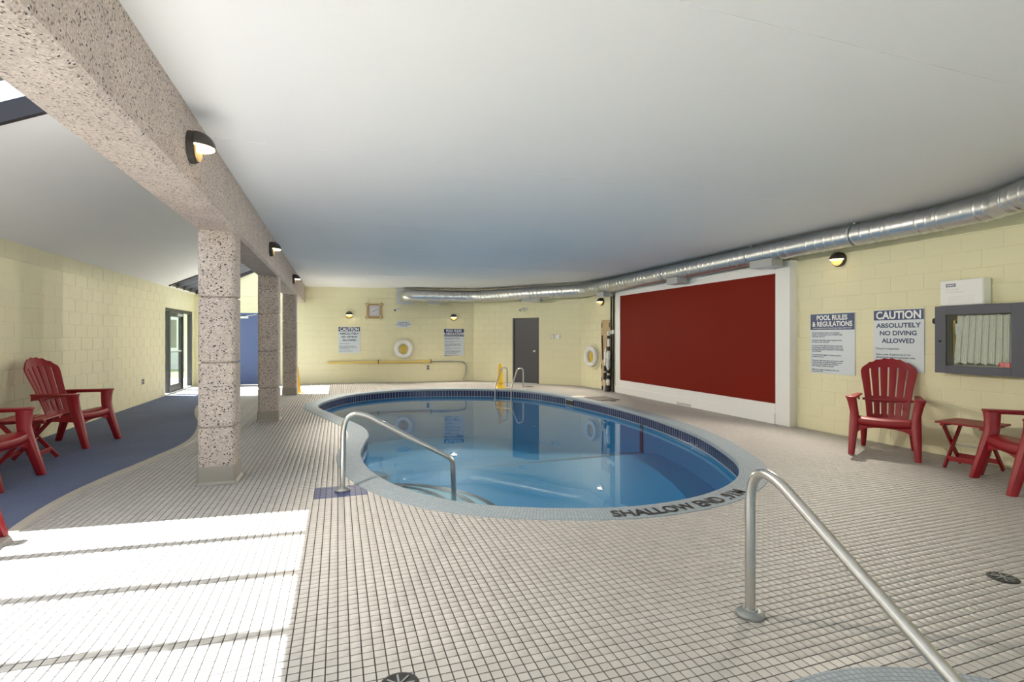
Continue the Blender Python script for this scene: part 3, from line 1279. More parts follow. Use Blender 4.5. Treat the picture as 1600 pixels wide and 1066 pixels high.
# ------------------------------------------------------------------ hot tub in the near corner
tub = thing('hot_tub', 'round hot tub with pale blue coping in the near corner', 'hot tub', (TUB_C[0], TUB_C[1], 0))
tb = MB()
NQ = 96
prof = [(0.76, -0.9), (0.76, -0.02), (0.765, 0.006), (0.78, 0.010), (TUB_R - 0.02, 0.008), (TUB_R, 0.0), (TUB_R, -0.01)]
for k in range(NQ):
    a = 2 * PI * k / NQ
    for r_, z in prof[1:]:
        tb.v.append((r_ * math.cos(a), r_ * math.sin(a), z))
kk = len(prof) - 1
for k in range(NQ):
    j = (k + 1) % NQ
    for q in range(kk - 1):
        tb.f.append((k * kk + q, k * kk + q + 1, j * kk + q + 1, j * kk + q))
tc = tb.build('coping', 'coping', tub, smooth=True, fix=False)
lay = tc.data.uv_layers.new(name='UVMap')
for pidx, poly in enumerate(tc.data.polygons):
    i, q = divmod(pidx, kk - 1)
    for li, (a, e) in zip(poly.loop_indices, [(i, q), (i, q + 1), (i + 1, q + 1), (i + 1, q)]):
        lay.data[li].uv = (a * 2 * PI * 0.9 / NQ, prof[e + 1][0] + prof[e + 1][1])
MB().lathe([(0.765, -0.02), (0.765, -0.8), (0.01, -0.8)], 64).build('basin', 'pool_pale', tub, smooth=True)
bpy.data.objects['basin'].data.flip_normals()
tw_ = MB()
tw_.add([(0.764 * math.cos(2 * PI * k / 64) + TUB_C[0], 0.764 * math.sin(2 * PI * k / 64) + TUB_C[1], -0.12) for k in range(64)], [tuple(range(64))])
tag(tw_.build('tub_water', 'water', fix=False), 'clear water filling the round hot tub', 'water', kind='stuff')

# ------------------------------------------------------------------ handrails and ladder
def rail(name, label, path, rads, r, base, parts_loc):
    root = thing(name, label, 'handrail', base)
    bx, by, bz = base
    pts = rounded_path([(p[0] - bx, p[1] - by, p[2] - bz) for p in path], rads, 12)
    MB().tube(pts, r, 20).build('tube', 'steel', root, smooth=True)
    MB().lathe([(r + 0.045, 0.0), (r + 0.045, 0.010), (r + 0.030, 0.022), (r + 0.012, 0.026), (r + 0.010, 0.034), (r, 0.034)], 28).build('flange', 'flange', root, smooth=True)
    return root


rail('handrail', 'bent steel handrail leading down into the hot tub, nearest the camera',
     [(1.99, 2.08, 0.0), (1.99, 2.08, 0.845), (1.955, 0.95, 0.135), (1.945, 0.9, -0.5)], [0.16, 0.12], 0.025, (1.99, 2.08, 0.003), None)
rail('handrail', 'bent steel handrail at the pool corner steps on a navy tile square',
     [(0.04, 4.97, 0.0), (0.05, 4.97, 0.80), (1.07, 4.96, 0.21), (1.09, 4.96, -0.42)], [0.17, 0.10], 0.0245, (0.04, 4.97, 0.003), None)

li = min(range(NP), key=lambda i: (POOL[i] - Vector((4.22, 12.92, 0))).length)
lc, ln_ = POOL[li], PN[li]
lad = thing('pool_ladder', 'two-rail steel pool ladder in front of the dark grey door', 'ladder', (lc.x - 0.07, lc.y - 0.05, 0), math.atan2(-0.83, 0.56))
for sx in (-0.27, 0.27):
    pts = rounded_path([(sx, 0.46, 0.0), (sx, 0.46, 0.57), (sx, 0.20, 0.57), (sx, -0.07, 0.06), (sx, -0.07, -0.52)], [0.11, 0.14, 0.3], 10)
    MB().tube(pts, 0.019, 14).build('rail', 'steel', lad, smooth=True)
    MB().lathe([(0.055, 0), (0.055, 0.012), (0.03, 0.022), (0.02, 0.022)], 20, (sx, 0.46, 0.004)).build('flange', 'lid_pale', lad, smooth=True)
for z in (-0.26, -0.46):
    MB().box(-0.27, 0.27, -0.13, -0.05, z - 0.015, z + 0.015).build('tread', 'steel', lad, bevel=0.005)

# ------------------------------------------------------------------ ventilation duct
DR = 0.19
duct = thing('ventilation_duct', 'round galvanised spiral duct hung under the ceiling along the far and right walls', 'duct')
dpts = rounded_path([(1.98, 16.35, 2.665), (1.98, 15.84, 2.665), (4.05, 15.62, 2.665), (6.47, 12.7, 2.70), (6.53, 10.6, 2.72), (6.44, 5.5, 2.755), (6.47, 4.02, 2.76), (6.36, 3.36, 2.76), (5.85, 2.55, 2.76), (4.2, -0.6, 2.76)],
                    [0.30, 0.9, 0.9, 1.5, 2.0, 0.3, 0.5, 1.0], 10)
# even resample with arc length
dl = [0.0]
for a, e in zip(dpts, dpts[1:]):
    dl.append(dl[-1] + (e - a).length)
def duct_at(s):
    s = max(0, min(dl[-1] - 1e-6, s))
    for i in range(len(dl) - 1):
        if dl[i + 1] >= s and dl[i + 1] > dl[i]:
            return dpts[i].lerp(dpts[i + 1], (s - dl[i]) / (dl[i + 1] - dl[i]))
    return dpts[-1]
total = dl[-1]
def duct_r(s):
    y = duct_at(s).y
    return 0.14 + 0.047 * max(0.0, min(1.0, (y - 6.0) / 8.5))
def near_s(x, y):
    return min((k * 0.02 for k in range(int(total / 0.02))), key=lambda s: (duct_at(s).xy - Vector((x, y))).length)
cutsD = [0.0, 0.95, near_s(3.6, 15.65), near_s(4.9, 14.5), near_s(6.0, 13.1), near_s(6.5, 11.5), near_s(6.5, 7.9), near_s(6.45, 4.45), near_s(6.45, 3.9), near_s(6.2, 3.1), total]
for qi, (a, e) in enumerate(zip(cutsD, cutsD[1:])):
    ridged = qi not in (0,)
    step = 0.012 if ridged else 0.03
    n_ = max(3, int((e - a) / step))
    pts, rs = [], []
    for k in range(n_ + 1):
        s = a + (e - a) * k / n_
        pts.append(duct_at(s))
        r_ = duct_r(s)
        if ridged:
            ph = (s / 0.13) % 1.0
            if ph < 0.11:
                r_ += 0.007 * math.sin(PI * ph / 0.11)
        if k in (0, n_) or k in (1, n_ - 1):
            r_ += 0.006
        rs.append(r_)
    MB().tube(pts, rs, 32, caps=False).build('duct_section', 'galvanised', duct, smooth=True)
pl, ph_ = on_wall('wall_back', bs(1.98), 2.66, 0.012)
wp = MB().box(-0.26, 0.26, -0.01, 0.01, -0.24, 0.24)
wp.build('wall_plate', 'sheet_metal', duct, loc=pl, rotz=ph_)
for (x, y) in ((2.95, 15.72), (5.35, 13.95), (6.5, 11.75), (6.5, 9.1), (6.46, 6.75), (6.45, 4.95)):
    s = near_s(x, y)
    c = duct_at(s)
    DR = duct_r(s)
    t = (duct_at(s + 0.05) - duct_at(s - 0.05)).normalized()
    side = Vector((-t.y, t.x, 0))
    pts = [c + side * ((DR + 0.008) * math.cos(a)) + Vector((0, 0, (DR + 0.008) * math.sin(a))) for a in [2 * PI * k / 28 for k in range(28)]]
    b = MB()
    vs, fs = [], []
    for p in pts:
        for o_ in (-0.016, 0.016):
            vs.append(p + t * o_)
    for k in range(28):
        j = (k + 1) % 28
        fs.append((k * 2, k * 2 + 1, j * 2 + 1, j * 2))
    b.add(vs, fs)
    top = c + Vector((0, 0, DR))
    b.bar(top, (top.x, top.y, CZ), 0.03, 0.004)
    b.bar((top.x, top.y, CZ - 0.004), (top.x + t.x * 0.06, top.y + t.y * 0.06, CZ - 0.004), 0.05, 0.006)
    b.build('hanger_strap', 'sheet_metal', duct, smooth=False)
for (x, y, lx, ly, lz) in ((2.80, 15.70, 0.40, 0.20, 0.10), (5.30, 13.95, 0.62, 0.16, 0.09), (6.5, 11.75, 0.34, 0.24, 0.13), (6.5, 8.75, 0.36, 0.24, 0.13), (6.45, 6.42, 0.46, 0.22, 0.12)):
    s = near_s(x, y)
    c = duct_at(s)
    DR = duct_r(s)
    t = (duct_at(s + 0.1) - duct_at(s - 0.1)).normalized()
    rz = math.atan2(t.y, t.x)
    zt = -DR + 0.035
    d_ = MB().box(-lx / 2, lx / 2, -ly / 2, ly / 2, zt - lz, zt).build('outlet_box', 'duct_box', duct, loc=c, rotz=rz, bevel=0.004)
    MB().box(-lx / 2 + 0.02, lx / 2 - 0.02, -ly / 2 + 0.02, ly / 2 - 0.02, zt - lz - 0.004, zt - lz).build('grille', 'sign_face', d_)

# ------------------------------------------------------------------ red panel with white surround
mu = thing('red_wall_panel', 'large dark red wall panel in a wide white surround', 'wall panel')
Y0, Y1, ZA, ZB = 6.48, 11.31, 0.33, 2.44
YO0, YO1, ZO = 6.20, 11.53, 2.62
xf = 6.72
MB().box(xf + 0.012, XR, YO0 + .02, YO1 - .02, 0.02, ZO - 0.02).build('backing', 'white_paint', mu)
MB().box(xf, xf + 0.03, Y0 + 0.001, Y1 - 0.001, ZA + 0.001, ZB - 0.001).build('red_sheet', 'maroon', mu)
MB().box(xf - 0.012, XR - 0.001, YO0, Y0, 0.0, ZO).build('side_board', 'white_paint', mu, bevel=0.004)
MB().box(xf - 0.012, XR - 0.001, Y1, YO1, 0.0, ZO).build('side_board', 'white_paint', mu, bevel=0.004)
MB().box(xf - 0.012, XR - 0.001, Y0, Y1, ZB, ZO).build('top_board', 'white_paint', mu, bevel=0.004)
MB().box(xf - 0.012, XR - 0.001, Y0, Y1, 0.0, ZA).build('bottom_board', 'white_paint', mu, bevel=0.004)
MB().box(xf - 0.03, xf - 0.012, Y0, YO1, 0.0, 0.17).build('kick_board', 'white_paint', mu, bevel=0.004)
MB().box(xf - 0.034, xf - 0.030, 8.55, 9.0, 0.012, 0.06).build('floor_vent', 'sheet_metal', mu)

# ------------------------------------------------------------------ wall lamps
def lamp_parts(root):
    R = 0.105
    # base ring
    MB().lathe([(R, 0.0), (R, -0.035), (R - 0.008, -0.045), (R - 0.02, -0.045)], 28, axis='y').build('base_ring', 'bronze', root, smooth=True)
    # hood: upper half of a hemisphere
    b = MB()
    vs, fs = [], []
    nu, nv = 18, 9
    for j in range(nv + 1):
        el = (PI / 2) * j / nv
        for i in range(nu + 1):
            az = PI * i / nu
            x = R * math.cos(az) * math.cos(el)
            z = R * math.sin(az) * math.cos(el)
            y = -0.035 - 0.115 * math.sin(el)
            vs.append((x, y, z))
    for j in range(nv):
        for i in range(nu):
            a = j * (nu + 1) + i
            fs.append((a, a + 1, a + nu + 2, a + nu + 1))
    b.add(vs, fs)
    b.build('hood', 'bronze', root, smooth=True, solid=0.004)
    # lens under the hood and reflector on the wall
    n = 18
    pts = [(-(R - 0.01), -0.04)] + [((R - 0.01) * -math.cos(PI * k / n), -0.04 - 0.105 * math.sin(PI * k / n)) for k in range(1, n)] + [((R - 0.01), -0.04)]
    MB().prism(pts, -0.008, 0.004).build('lens', 'lamp_glow', root)
    pts = [((R - 0.015) * math.cos(PI + PI * k / n), (R - 0.015) * math.sin(PI + PI * k / n)) for k in range(n + 1)]
    MB().prism(pts, -0.055, -0.044, 'xz').build('reflector', 'lamp_gold', root)
    

LAMP_W = 205.0


def lamp(loc, phi, label):
    r = thing('wall_lamp', label, 'wall lamp', loc, phi, group='dark hooded wall lamps')
    lamp_parts(r)
    sp_ = bpy.data.lights.new('lamp_light', 'SPOT')
    sp_.energy = LAMP_W
    sp_.color = (1.0, 0.91, 0.77)
    sp_.spot_size = math.radians(116)
    sp_.spot_blend = 0.55
    sp_.shadow_soft_size = 0.004
    so_ = bpy.data.objects.new('lamp_light', sp_)
    COL.objects.link(so_)
    so_.parent = r
    so_.location = (0, -0.075, -0.0125)
    so_.rotation_euler = Vector((0, 0.85, 0.53)).to_track_quat('Z', 'Y').to_euler()
    return r


BEAM_PHI = math.atan2(1, 0)
lamp((-0.925, 3.88, 2.67), BEAM_PHI, 'dark hooded lamp on the beam, nearest the camera')
lamp((-0.925, 8.07, 2.675), BEAM_PHI, 'dark hooded lamp on the beam between first and middle columns')
lamp((-0.925, 12.01, 2.665), BEAM_PHI, 'dark hooded lamp at the far end of the beam')
for x, z, lb in ((0.33, 2.08, 'hooded lamp on the far wall above the caution sign'), (3.49, 2.03, 'hooded lamp on the far wall above the pool rules sign')):
    l_, p_ = on_wall('wall_back', bs(x), z, 0.004)
    lamp(l_, p_, lb)
l_, p_ = on_wall('wall_alcove', 1.02, 2.36, 0.004)
lamp(l_, p_, 'hooded lamp above the backboard, beside the duct')
lamp((XR - 0.004, 5.47, 2.53), -PI / 2, 'hooded lamp on the right wall above the pool rules sign')


# ------------------------------------------------------------------ signs
def sign_caution(loc, phi, label, wd=0.63, ht=0.80):
    r = thing('caution_sign', label, 'sign', loc, phi)
    MB().box(-wd / 2, wd / 2, -0.012, 0, -ht / 2, ht / 2).build('panel', 'sign_face', r, bevel=0.003)
    hh = 0.135
    MB().box(-wd / 2 + .004, wd / 2 - .004, -0.0135, -0.011, ht / 2 - hh, ht / 2 - .006).build('header', 'sign_navy', r)
    z = ht / 2
    letters('caution', 'sign_white', r, 0, z - hh / 2 - 0.003, -0.0145)
    letters('abs', 'sign_navy', r, 0, z - 0.205, -0.0135)
    letters('nod', 'sign_navy', r, 0, z - 0.305, -0.0135)
    letters('all', 'sign_navy', r, 0, z - 0.405, -0.0135)
    letters('caut_small', 'sign_navy', r, -wd / 2 + 0.035, z - 0.52, -0.0135)
    return r


def sign_rules(loc, phi, label, wd=0.71, ht=0.89):
    r = thing('rules_sign', label, 'sign', loc, phi)
    MB().box(-wd / 2, wd / 2, -0.012, 0, -ht / 2, ht / 2).build('panel', 'sign_face', r, bevel=0.003)
    hh = 0.24
    z = ht / 2
    MB().box(-wd / 2 + .004, wd / 2 - .004, -0.0135, -0.011, z - hh, z - .006).build('header', 'sign_navy', r)
    letters('pr1', 'sign_white', r, 0, z - 0.062, -0.0145)
    letters('pr2', 'sign_white', r, 0, z - 0.155, -0.0145)
    letters('pr3', 'sign_white', r, 0, z - 0.217, -0.0145)
    letters('rules', 'sign_navy', r, -wd / 2 + 0.03, z - 0.295, -0.0135)
    return r


sign_rules((XR - 0.005, 5.59, 1.315), -PI / 2, 'pool rules sign on the right wall beside the white surround')
sign_caution((XR - 0.005, 4.655, 1.37), -PI / 2, 'CAUTION no diving sign on the right wall behind the red chair')
l_, p_ = on_wall('wall_back', bs(0.33), 1.315, 0.005)
sign_caution(l_, p_, 'CAUTION no diving sign on the far wall under a lamp')
l_, p_ = on_wall('wall_back', bs(3.50), 1.24, 0.005)
sign_rules(l_, p_, 'pool rules sign on the far wall near the corner', 0.64, 0.85)
l_, p_ = on_wall('wall_back', bs(1.935), 1.80, 0.005)
r = thing('plaque', 'small pale blue plaque above the far life ring', 'sign', l_, p_)
MB().box(-0.205, 0.205, -0.01, 0, -0.10, 0.10).build('panel', 'sign_face', r, bevel=0.003)
letters('plaque', 'sign_navy', r, 0, 0.035, -0.0115)

# ------------------------------------------------------------------ clock
l_, p_ = on_wall('wall_back', bs(1.065), 2.21, 0.006)
ck = thing('wall_clock', 'square wooden wall clock with rope-bound corners', 'clock', l_, p_)
for x0, x1, z0, z1 in ((-.27, .27, .16, .235), (-.27, .27, -.235, -.16)):
    pr = [(-.25, z0), (-.12, z0 + (.012 if z0 > 0 else 0.0)), (.12, z0 + (.012 if z0 > 0 else 0.0)), (.25, z0), (.27, z1), (.12, z1 - .018 if z0 > 0 else z1), (-.12, z1 - .018 if z0 > 0 else z1), (-.27, z1)]
    MB().prism(pr, -0.06, 0.0, 'xz').build('frame_bar', 'clock_wood', ck, bevel=0.008)
for x0, x1 in ((-.225, -.15), (.15, .225)):
    MB().box(x0, x1, -0.05, 0.0, -.20, .20).build('frame_bar', 'clock_wood', ck, bevel=0.008)
for sx in (-1, 1):
    for sz in (-1, 1):
        b = MB()
        for k in range(3):
            o_ = (k - 1) * 0.028
            c = Vector((sx * (0.195 + o_ * 0.7), -0.035, sz * (0.195 - o_ * 0.7)))
            dvec = Vector((sx, 0, sz)).normalized()
            b.tube([c - dvec * 0.055, c - dvec * 0.02 + Vector((0, -0.04, 0)), c + dvec * 0.02 + Vector((0, -0.04, 0)), c + dvec * 0.055], 0.013, 8)
        b.build('rope_binding', 'clock_rope', ck, smooth=True)
MB().box(-0.155, 0.155, -0.03, -0.005, -0.165, 0.165).build('face', 'clock_face', ck)
for k in range(12):
    a = 2 * PI * k / 12
    MB().bar((0.12 * math.sin(a), -0.032, 0.12 * math.cos(a)), (0.138 * math.sin(a), -0.032, 0.138 * math.cos(a)), 0.01, 0.003, (0, 1, 0)).build('hour_mark', 'black', ck)
for a, ln_h, wd in ((math.radians(62), 0.115, 0.010), (math.radians(242), 0.07, 0.013)):
    MB().bar((0, -0.035, 0), (ln_h * math.sin(a), -0.035, ln_h * math.cos(a)), wd, 0.003, (0, 1, 0)).build('hand', 'black', ck)


# ------------------------------------------------------------------ life rings
def life_ring(loc, phi, label):
    r = thing('life_ring', label, 'life ring', loc, phi, group='life rings on the walls')
    b = MB()
    prof = []
    for k in range(10):
        a = 2 * PI * k / 10 + PI / 10
        q = 0.37 if k % 1 == 0 else 0.35
        prof.append((q * math.cos(a), q * math.sin(a) - 0.01))
    b.prism(prof, -0.012, 0.0, 'xz')
    b.build('holder', 'yellow_paint', r)
    pts = [(0.225 * math.cos(2 * PI * k / 48), -0.07, 0.225 * math.sin(2 * PI * k / 48)) for k in range(48)]
    MB().tube(pts, 0.068, 16, closed=True, sx=0.9).build('ring', 'white_plastic', r, smooth=True)
    for k in range(4):
        a = PI / 4 + k * PI / 2
        c = Vector((0.225 * math.cos(a), -0.07, 0.225 * math.sin(a)))
        tt = Vector((-math.sin(a), 0, math.cos(a)))
        rad = Vector((math.cos(a), 0, math.sin(a)))
        pp_ = [c + rad * (0.066 * math.cos(q)) + Vector((0, 0.0715 * math.sin(q), 0)) for q in [2 * PI * i / 16 for i in range(16)]]
        bb_ = MB()
        vs, fs = [], []
        for p in pp_:
            vs += [p - tt * 0.02, p + tt * 0.02]
        for i in range(16):
            j = (i + 1) % 16
            fs.append((i * 2, i * 2 + 1, j * 2 + 1, j * 2))
        bb_.add(vs, fs).build('band', 'sign_white', r, smooth=True)
    # grab line looping between the bands
    for k in range(4):
        a0 = PI / 4 + k * PI / 2
        pts = []
        for i in range(13):
            t = i / 12
            a = a0 + t * PI / 2
            rr = 0.295 + 0.05 * math.sin(PI * t)
            pts.append((rr * math.cos(a), -0.06, rr * math.sin(a) - 0.01 * math.sin(PI * t)))
        MB().tube(pts, 0.006, 6).build('grab_line', 'white_plastic', r, smooth=True)
    # coil of yellow throw rope hung inside
    for k in range(5):
        x = -0.045 + k * 0.0225
        h = 0.13 - abs(k - 2) * 0.012
        pts = [(x + 0.012 * math.cos(q), -0.055 - 0.006 * (k % 2), -0.015 + h * math.sin(q)) for q in [2 * PI * i / 20 for i in range(20)]]
        MB().tube(pts, 0.010, 7, closed=True).build('rope_coil', 'rope_yellow', r, smooth=True)
    MB().tube([(0, -0.02, 0.15), (0, -0.08, 0.15), (0, -0.085, 0.12)], 0.008, 8).build('hook', 'steel', r, smooth=True)
    return r


l_, p_ = on_wall('wall_back', bs(1.935), 1.035, 0.005)
life_ring(l_, p_, 'white life ring on the far wall above the yellow pole')
l_, p_ = on_wall('wall_alcove', 0.60, 0.87, 0.005)
rg2 = life_ring(l_, p_, 'white life ring on the wall beside the tan backboard')

# ------------------------------------------------------------------ rescue pole
hp0, phb = on_wall('wall_back', bs(-0.29), 0.63, 0.07)
hp = thing('rescue_pole', 'long yellow rescue pole with steel hook on the far wall', 'pole', hp0, phb)
LP = bs(3.40) - bs(-0.29)
MB().tube([(0, 0, 0), (LP * 0.84, 0, 0.005)], 0.034, 14).build('pole', 'pole_yellow', hp, smooth=True)
pts = rounded_path([(LP * 0.83, 0, 0.005), (LP, 0, 0.01), (LP + 0.50, 0, -0.03), (LP + 0.46, 0, -0.40), (LP + 0.38, 0, -0.58)], [0.5, 0.4, 0.3], 12)
MB().tube(pts, 0.016, 10).build('hook', 'flange', hp, smooth=True)
for s in (LP * 0.40, LP * 0.83):
    b = MB().tube([(s, 0.06, 0.07), (s, -0.04, 0.07), (s, -0.045, -0.03), (s, 0.02, -0.045), (s, 0.06, -0.045)], 0.010, 8)
    b.build('bracket', 'black', hp, smooth=True)

# ------------------------------------------------------------------ small wall fittings
def plate(wl, s, z, w_, h_, label, m='lid_pale', extra=None, name='switch_plate', cat='wall plate', d=0.02):
    l_, p_ = on_wall(wl, s, z, 0.004)
    r = thing(name, label, cat, l_, p_)
    MB().box(-w_ / 2, w_ / 2, -d, 0, -h_ / 2, h_ / 2).build('plate', m, r, bevel=0.003)
    for (x, zz, ww, hh) in (extra or []):
        MB().box(x - ww / 2, x + ww / 2, -d - 0.012, -d + 0.002, zz - hh / 2, zz + hh / 2).build('switch', 'black' if name == 'power_outlet' else 'sheet_metal', r, bevel=0.002)
    return r


plate('wall_diagonal', 2.73, 1.42, 0.14, 0.16, 'pale square switch plate beside the dark grey door', extra=[(0.03, 0.0, 0.05, 0.09)])
plate('wall_diagonal', 2.94, 1.42, 0.12, 0.13, 'grey thermostat box right of the switch plate', m='sheet_metal', extra=[(0.0, 0.0, 0.05, 0.08)], name='thermostat', cat='thermostat')
plate('wall_back', bs(2.69), 0.45, 0.09, 0.15, 'grey power outlet on the far wall under the yellow pole', m='sheet_metal', extra=[(0, 0.03, 0.04, 0.045), (0, -0.035, 0.04, 0.045)], name='power_outlet', cat='outlet')
plate('wall_left', 12.7 - YF, 0.47, 0.08, 0.12, 'small grey outlet low on the left wall', m='sheet_metal', extra=[(0, 0.025, 0.035, 0.035), (0, -0.025, 0.035, 0.035)], name='power_outlet', cat='outlet')


def camera_unit(wl, s, z, label, yaw):
    l_, p_ = on_wall(wl, s, z, 0.004)
    r = thing('security_camera', label, 'camera', l_, p_)
    MB().lathe([(0.05, 0.0), (0.05, -0.02), (0.03, -0.03)], 18, axis='y').build('mount', 'white_plastic', r, smooth=True)
    MB().tube([(0, -0.02, 0), (yaw * 0.04, -0.08, -0.01)], 0.016, 10).build('arm', 'white_plastic', r, smooth=True)
    a, b_ = Vector((yaw * 0.00 + 0.02 * yaw, -0.05, 0.0)), Vector((yaw * 0.12, -0.17, -0.05))
    dv = (b_ - a).normalized()
    MB().tube([a, a + dv * 0.01, b_ - dv * 0.01, b_], [0.035, 0.045, 0.045, 0.04], 16).build('housing', 'white_plastic', r, smooth=True)
    MB().tube([b_ - dv * 0.002, b_ + dv * 0.006], 0.032, 16).build('lens', 'black', r, smooth=True)


camera_unit('wall_diagonal', 1.88, 2.26, 'white security camera above the dark grey door', -1)
camera_unit('wall_back', bs(1.80), 2.28, 'white security camera on the far wall left of the duct', -1)

# ------------------------------------------------------------------ doors
l_, p_ = on_wall('wall_diagonal', (DS0 + DS1) / 2, 0, 0)
dr = thing('door_1', 'dark grey steel door in the angled wall', 'door', l_, p_, kind='structure')
wd = DS1 - DS0
for x0, x1, z0, z1 in ((-wd / 2, -wd / 2 + 0.05, 0, 1.99), (wd / 2 - 0.05, wd / 2, 0, 1.99), (-wd / 2, wd / 2, 1.94, 1.99)):
    MB().box(x0, x1, -0.008, 0.15, z0, z1).build('door_frame', 'door_grey', dr, bevel=0.004)
lf = MB().box(-wd / 2 + 0.053, wd / 2 - 0.053, 0.018, 0.06, 0.008, 1.935).build('door_leaf', 'door_grey', dr, bevel=0.003)
MB().lathe([(0.028, 0.018), (0.028, 0.008), (0.012, 0.004), (0.012, -0.03), (0.026, -0.035), (0.028, -0.055), (0.015, -0.062)], 18, (wd / 2 - 0.14, 0, 0.98), 'y').build('door_knob', 'steel', lf, smooth=True)
for z in (0.3, 0.98, 1.68):
    MB().box(-wd / 2 + 0.045, -wd / 2 + 0.065, 0.002, 0.02, z - 0.06, z + 0.06).build('hinge', 'black', lf)

l_, p_ = on_wall('wall_back', (BD0 + BD1) / 2, 0, 0)
dr = thing('door_2', 'slate blue door with white closer beyond the columns', 'door', l_, p_, kind='structure')
wd = BD1 - BD0
for x0, x1, z0, z1 in ((-wd / 2, -wd / 2 + 0.05, 0, 2.11), (wd / 2 - 0.05, wd / 2, 0, 2.11), (-wd / 2, wd / 2, 2.06, 2.11)):
    MB().box(x0, x1, -0.008, 0.15, z0, z1).build('door_frame', 'door_blue', dr, bevel=0.004)
lf = MB().box(-wd / 2 + 0.053, wd / 2 - 0.053, 0.005, 0.05, 0.008, 2.055).build('door_leaf', 'door_blue', dr, bevel=0.003)
MB().box(-wd / 2 + 0.16, -wd / 2 + 0.50, -0.055, 0.005, 1.95, 2.01).build('door_closer', 'white_plastic', lf, bevel=0.006)
MB().bar((-wd / 2 + 0.46, -0.06, 2.02), (-wd / 2 + 0.75, -0.14, 2.06), 0.03, 0.012).build('closer_arm', 'white_plastic', lf)
MB().lathe([(0.028, 0.005), (0.012, -0.004), (0.012, -0.03), (0.026, -0.035), (0.028, -0.055), (0.015, -0.062)], 18, (-wd / 2 + 0.14, 0, 0.98), 'y').build('door_knob', 'steel', lf, smooth=True)

# glazed entrance door in the left wall
gd = thing('door_3', 'dark framed glass entrance door with side pane in the left wall', 'door', (XL, 0, 0), 0, kind='structure')
yA, yB, zt = 14.22, 16.66, 2.12
def gbox(name, y0, y1, z0, z1, x0=-0.12, x1=-0.02, m='dark_frame', parent=None):
    return MB().box(x0, x1, y0, y1, z0, z1).build(name, m, parent or gd, bevel=0.003)
for y0 in (yA, 14.62, 15.76, yB - 0.07):
    gbox('frame_post', y0, y0 + 0.08, 0.02, zt)
gbox('frame_head', yA, yB, zt - 0.08, zt)
gbox('frame_sill', yA, yB, 0.0, 0.035, -0.16, 0.01, 'sheet_metal')
lf = gbox('door_leaf', 14.70, 14.80, 0.04, zt - 0.09, -0.09, -0.04)
gbox('stile', 15.66, 15.755, 0.04, zt - 0.09, -0.09, -0.04, parent=lf)
gbox('top_rail', 14.80, 15.66, zt - 0.20, zt - 0.09, -0.09, -0.04, parent=lf)
gbox('bottom_rail', 14.80, 15.66, 0.04, 0.20, -0.09, -0.04, parent=lf)
gbox('push_bar', 14.80, 15.66, 1.02, 1.06, -0.05, -0.02, 'sheet_metal', parent=lf)
for y0, y1 in ((14.30, 14.62), (14.80, 15.66), (15.84, 16.59)):
    MB().box(-0.072, -0.066, y0, y1, 0.03, zt - 0.08).build('pane', 'pane', gd)
gbox('door_closer', 15.2, 15.62, zt - 0.17, zt - 0.11, -0.04, 0.02, 'sheet_metal', parent=lf)

# ------------------------------------------------------------------ outdoors seen through the glass door, and an added unseen terrace
gl = MB().box(-60, XL - 0.2, -60, 90, -0.3, -0.10).build('ground', 'lawn')
tag(gl, 'green lawn outside the glass door', 'ground', kind='structure')
pt = MB().box(-7.4, XL - 0.2, 13.2, 20.5, -0.12, -0.02).build('path', 'concrete_path')
tag(pt, 'pale concrete path outside the glass door', 'path', kind='structure')
pt2 = MB().box(XL - 0.2, 30, -40, YF - 0.2, -0.25, -0.03).build('terrace', 'concrete_path')  # unseen slab, added to throw sunlight up through the rear window
tag(pt2, 'pale concrete terrace outside the window behind the camera', 'terrace', kind='structure')
hs = thing('neighbouring_house', 'pale sided house across the lawn beyond the glass door', 'house', (-9, 27.5, -0.1))
MB().box(-6, 5.2, 0.03, 5, 0, 5.6).build('wall', 'siding', hs)
for k in range(28):
    b = MB()
    b.add([(-6.02, 0.0, k * 0.2), (5.22, 0.0, k * 0.2), (5.22, 0.03, k * 0.2 + 0.2), (-6.02, 0.03, k * 0.2 + 0.2), (-6.02, 0.03, k * 0.2), (5.22, 0.03, k * 0.2)],
          [(0, 1, 2, 3), (0, 4, 5, 1)])
    b.build('siding_board', 'siding', hs)
for x in (-1.5, 1.4, 3.6):
    f_ = MB().box(x - 0.6, x + 0.6, -0.03, 0.05, 0.9, 2.4).build('window', 'outside_white', hs)
    for sx in (-0.28, 0.28):
        MB().box(x + sx - 0.24, x + sx + 0.24, -0.035, -0.025, 1.0, 2.3).build('pane', 'window_dark', f_)
MB().prism([(-6.3, 5.6), (5.5, 5.6), (-0.4, 8.2)], -0.3, 5.2, 'xz').build('roof', 'rafter', hs)


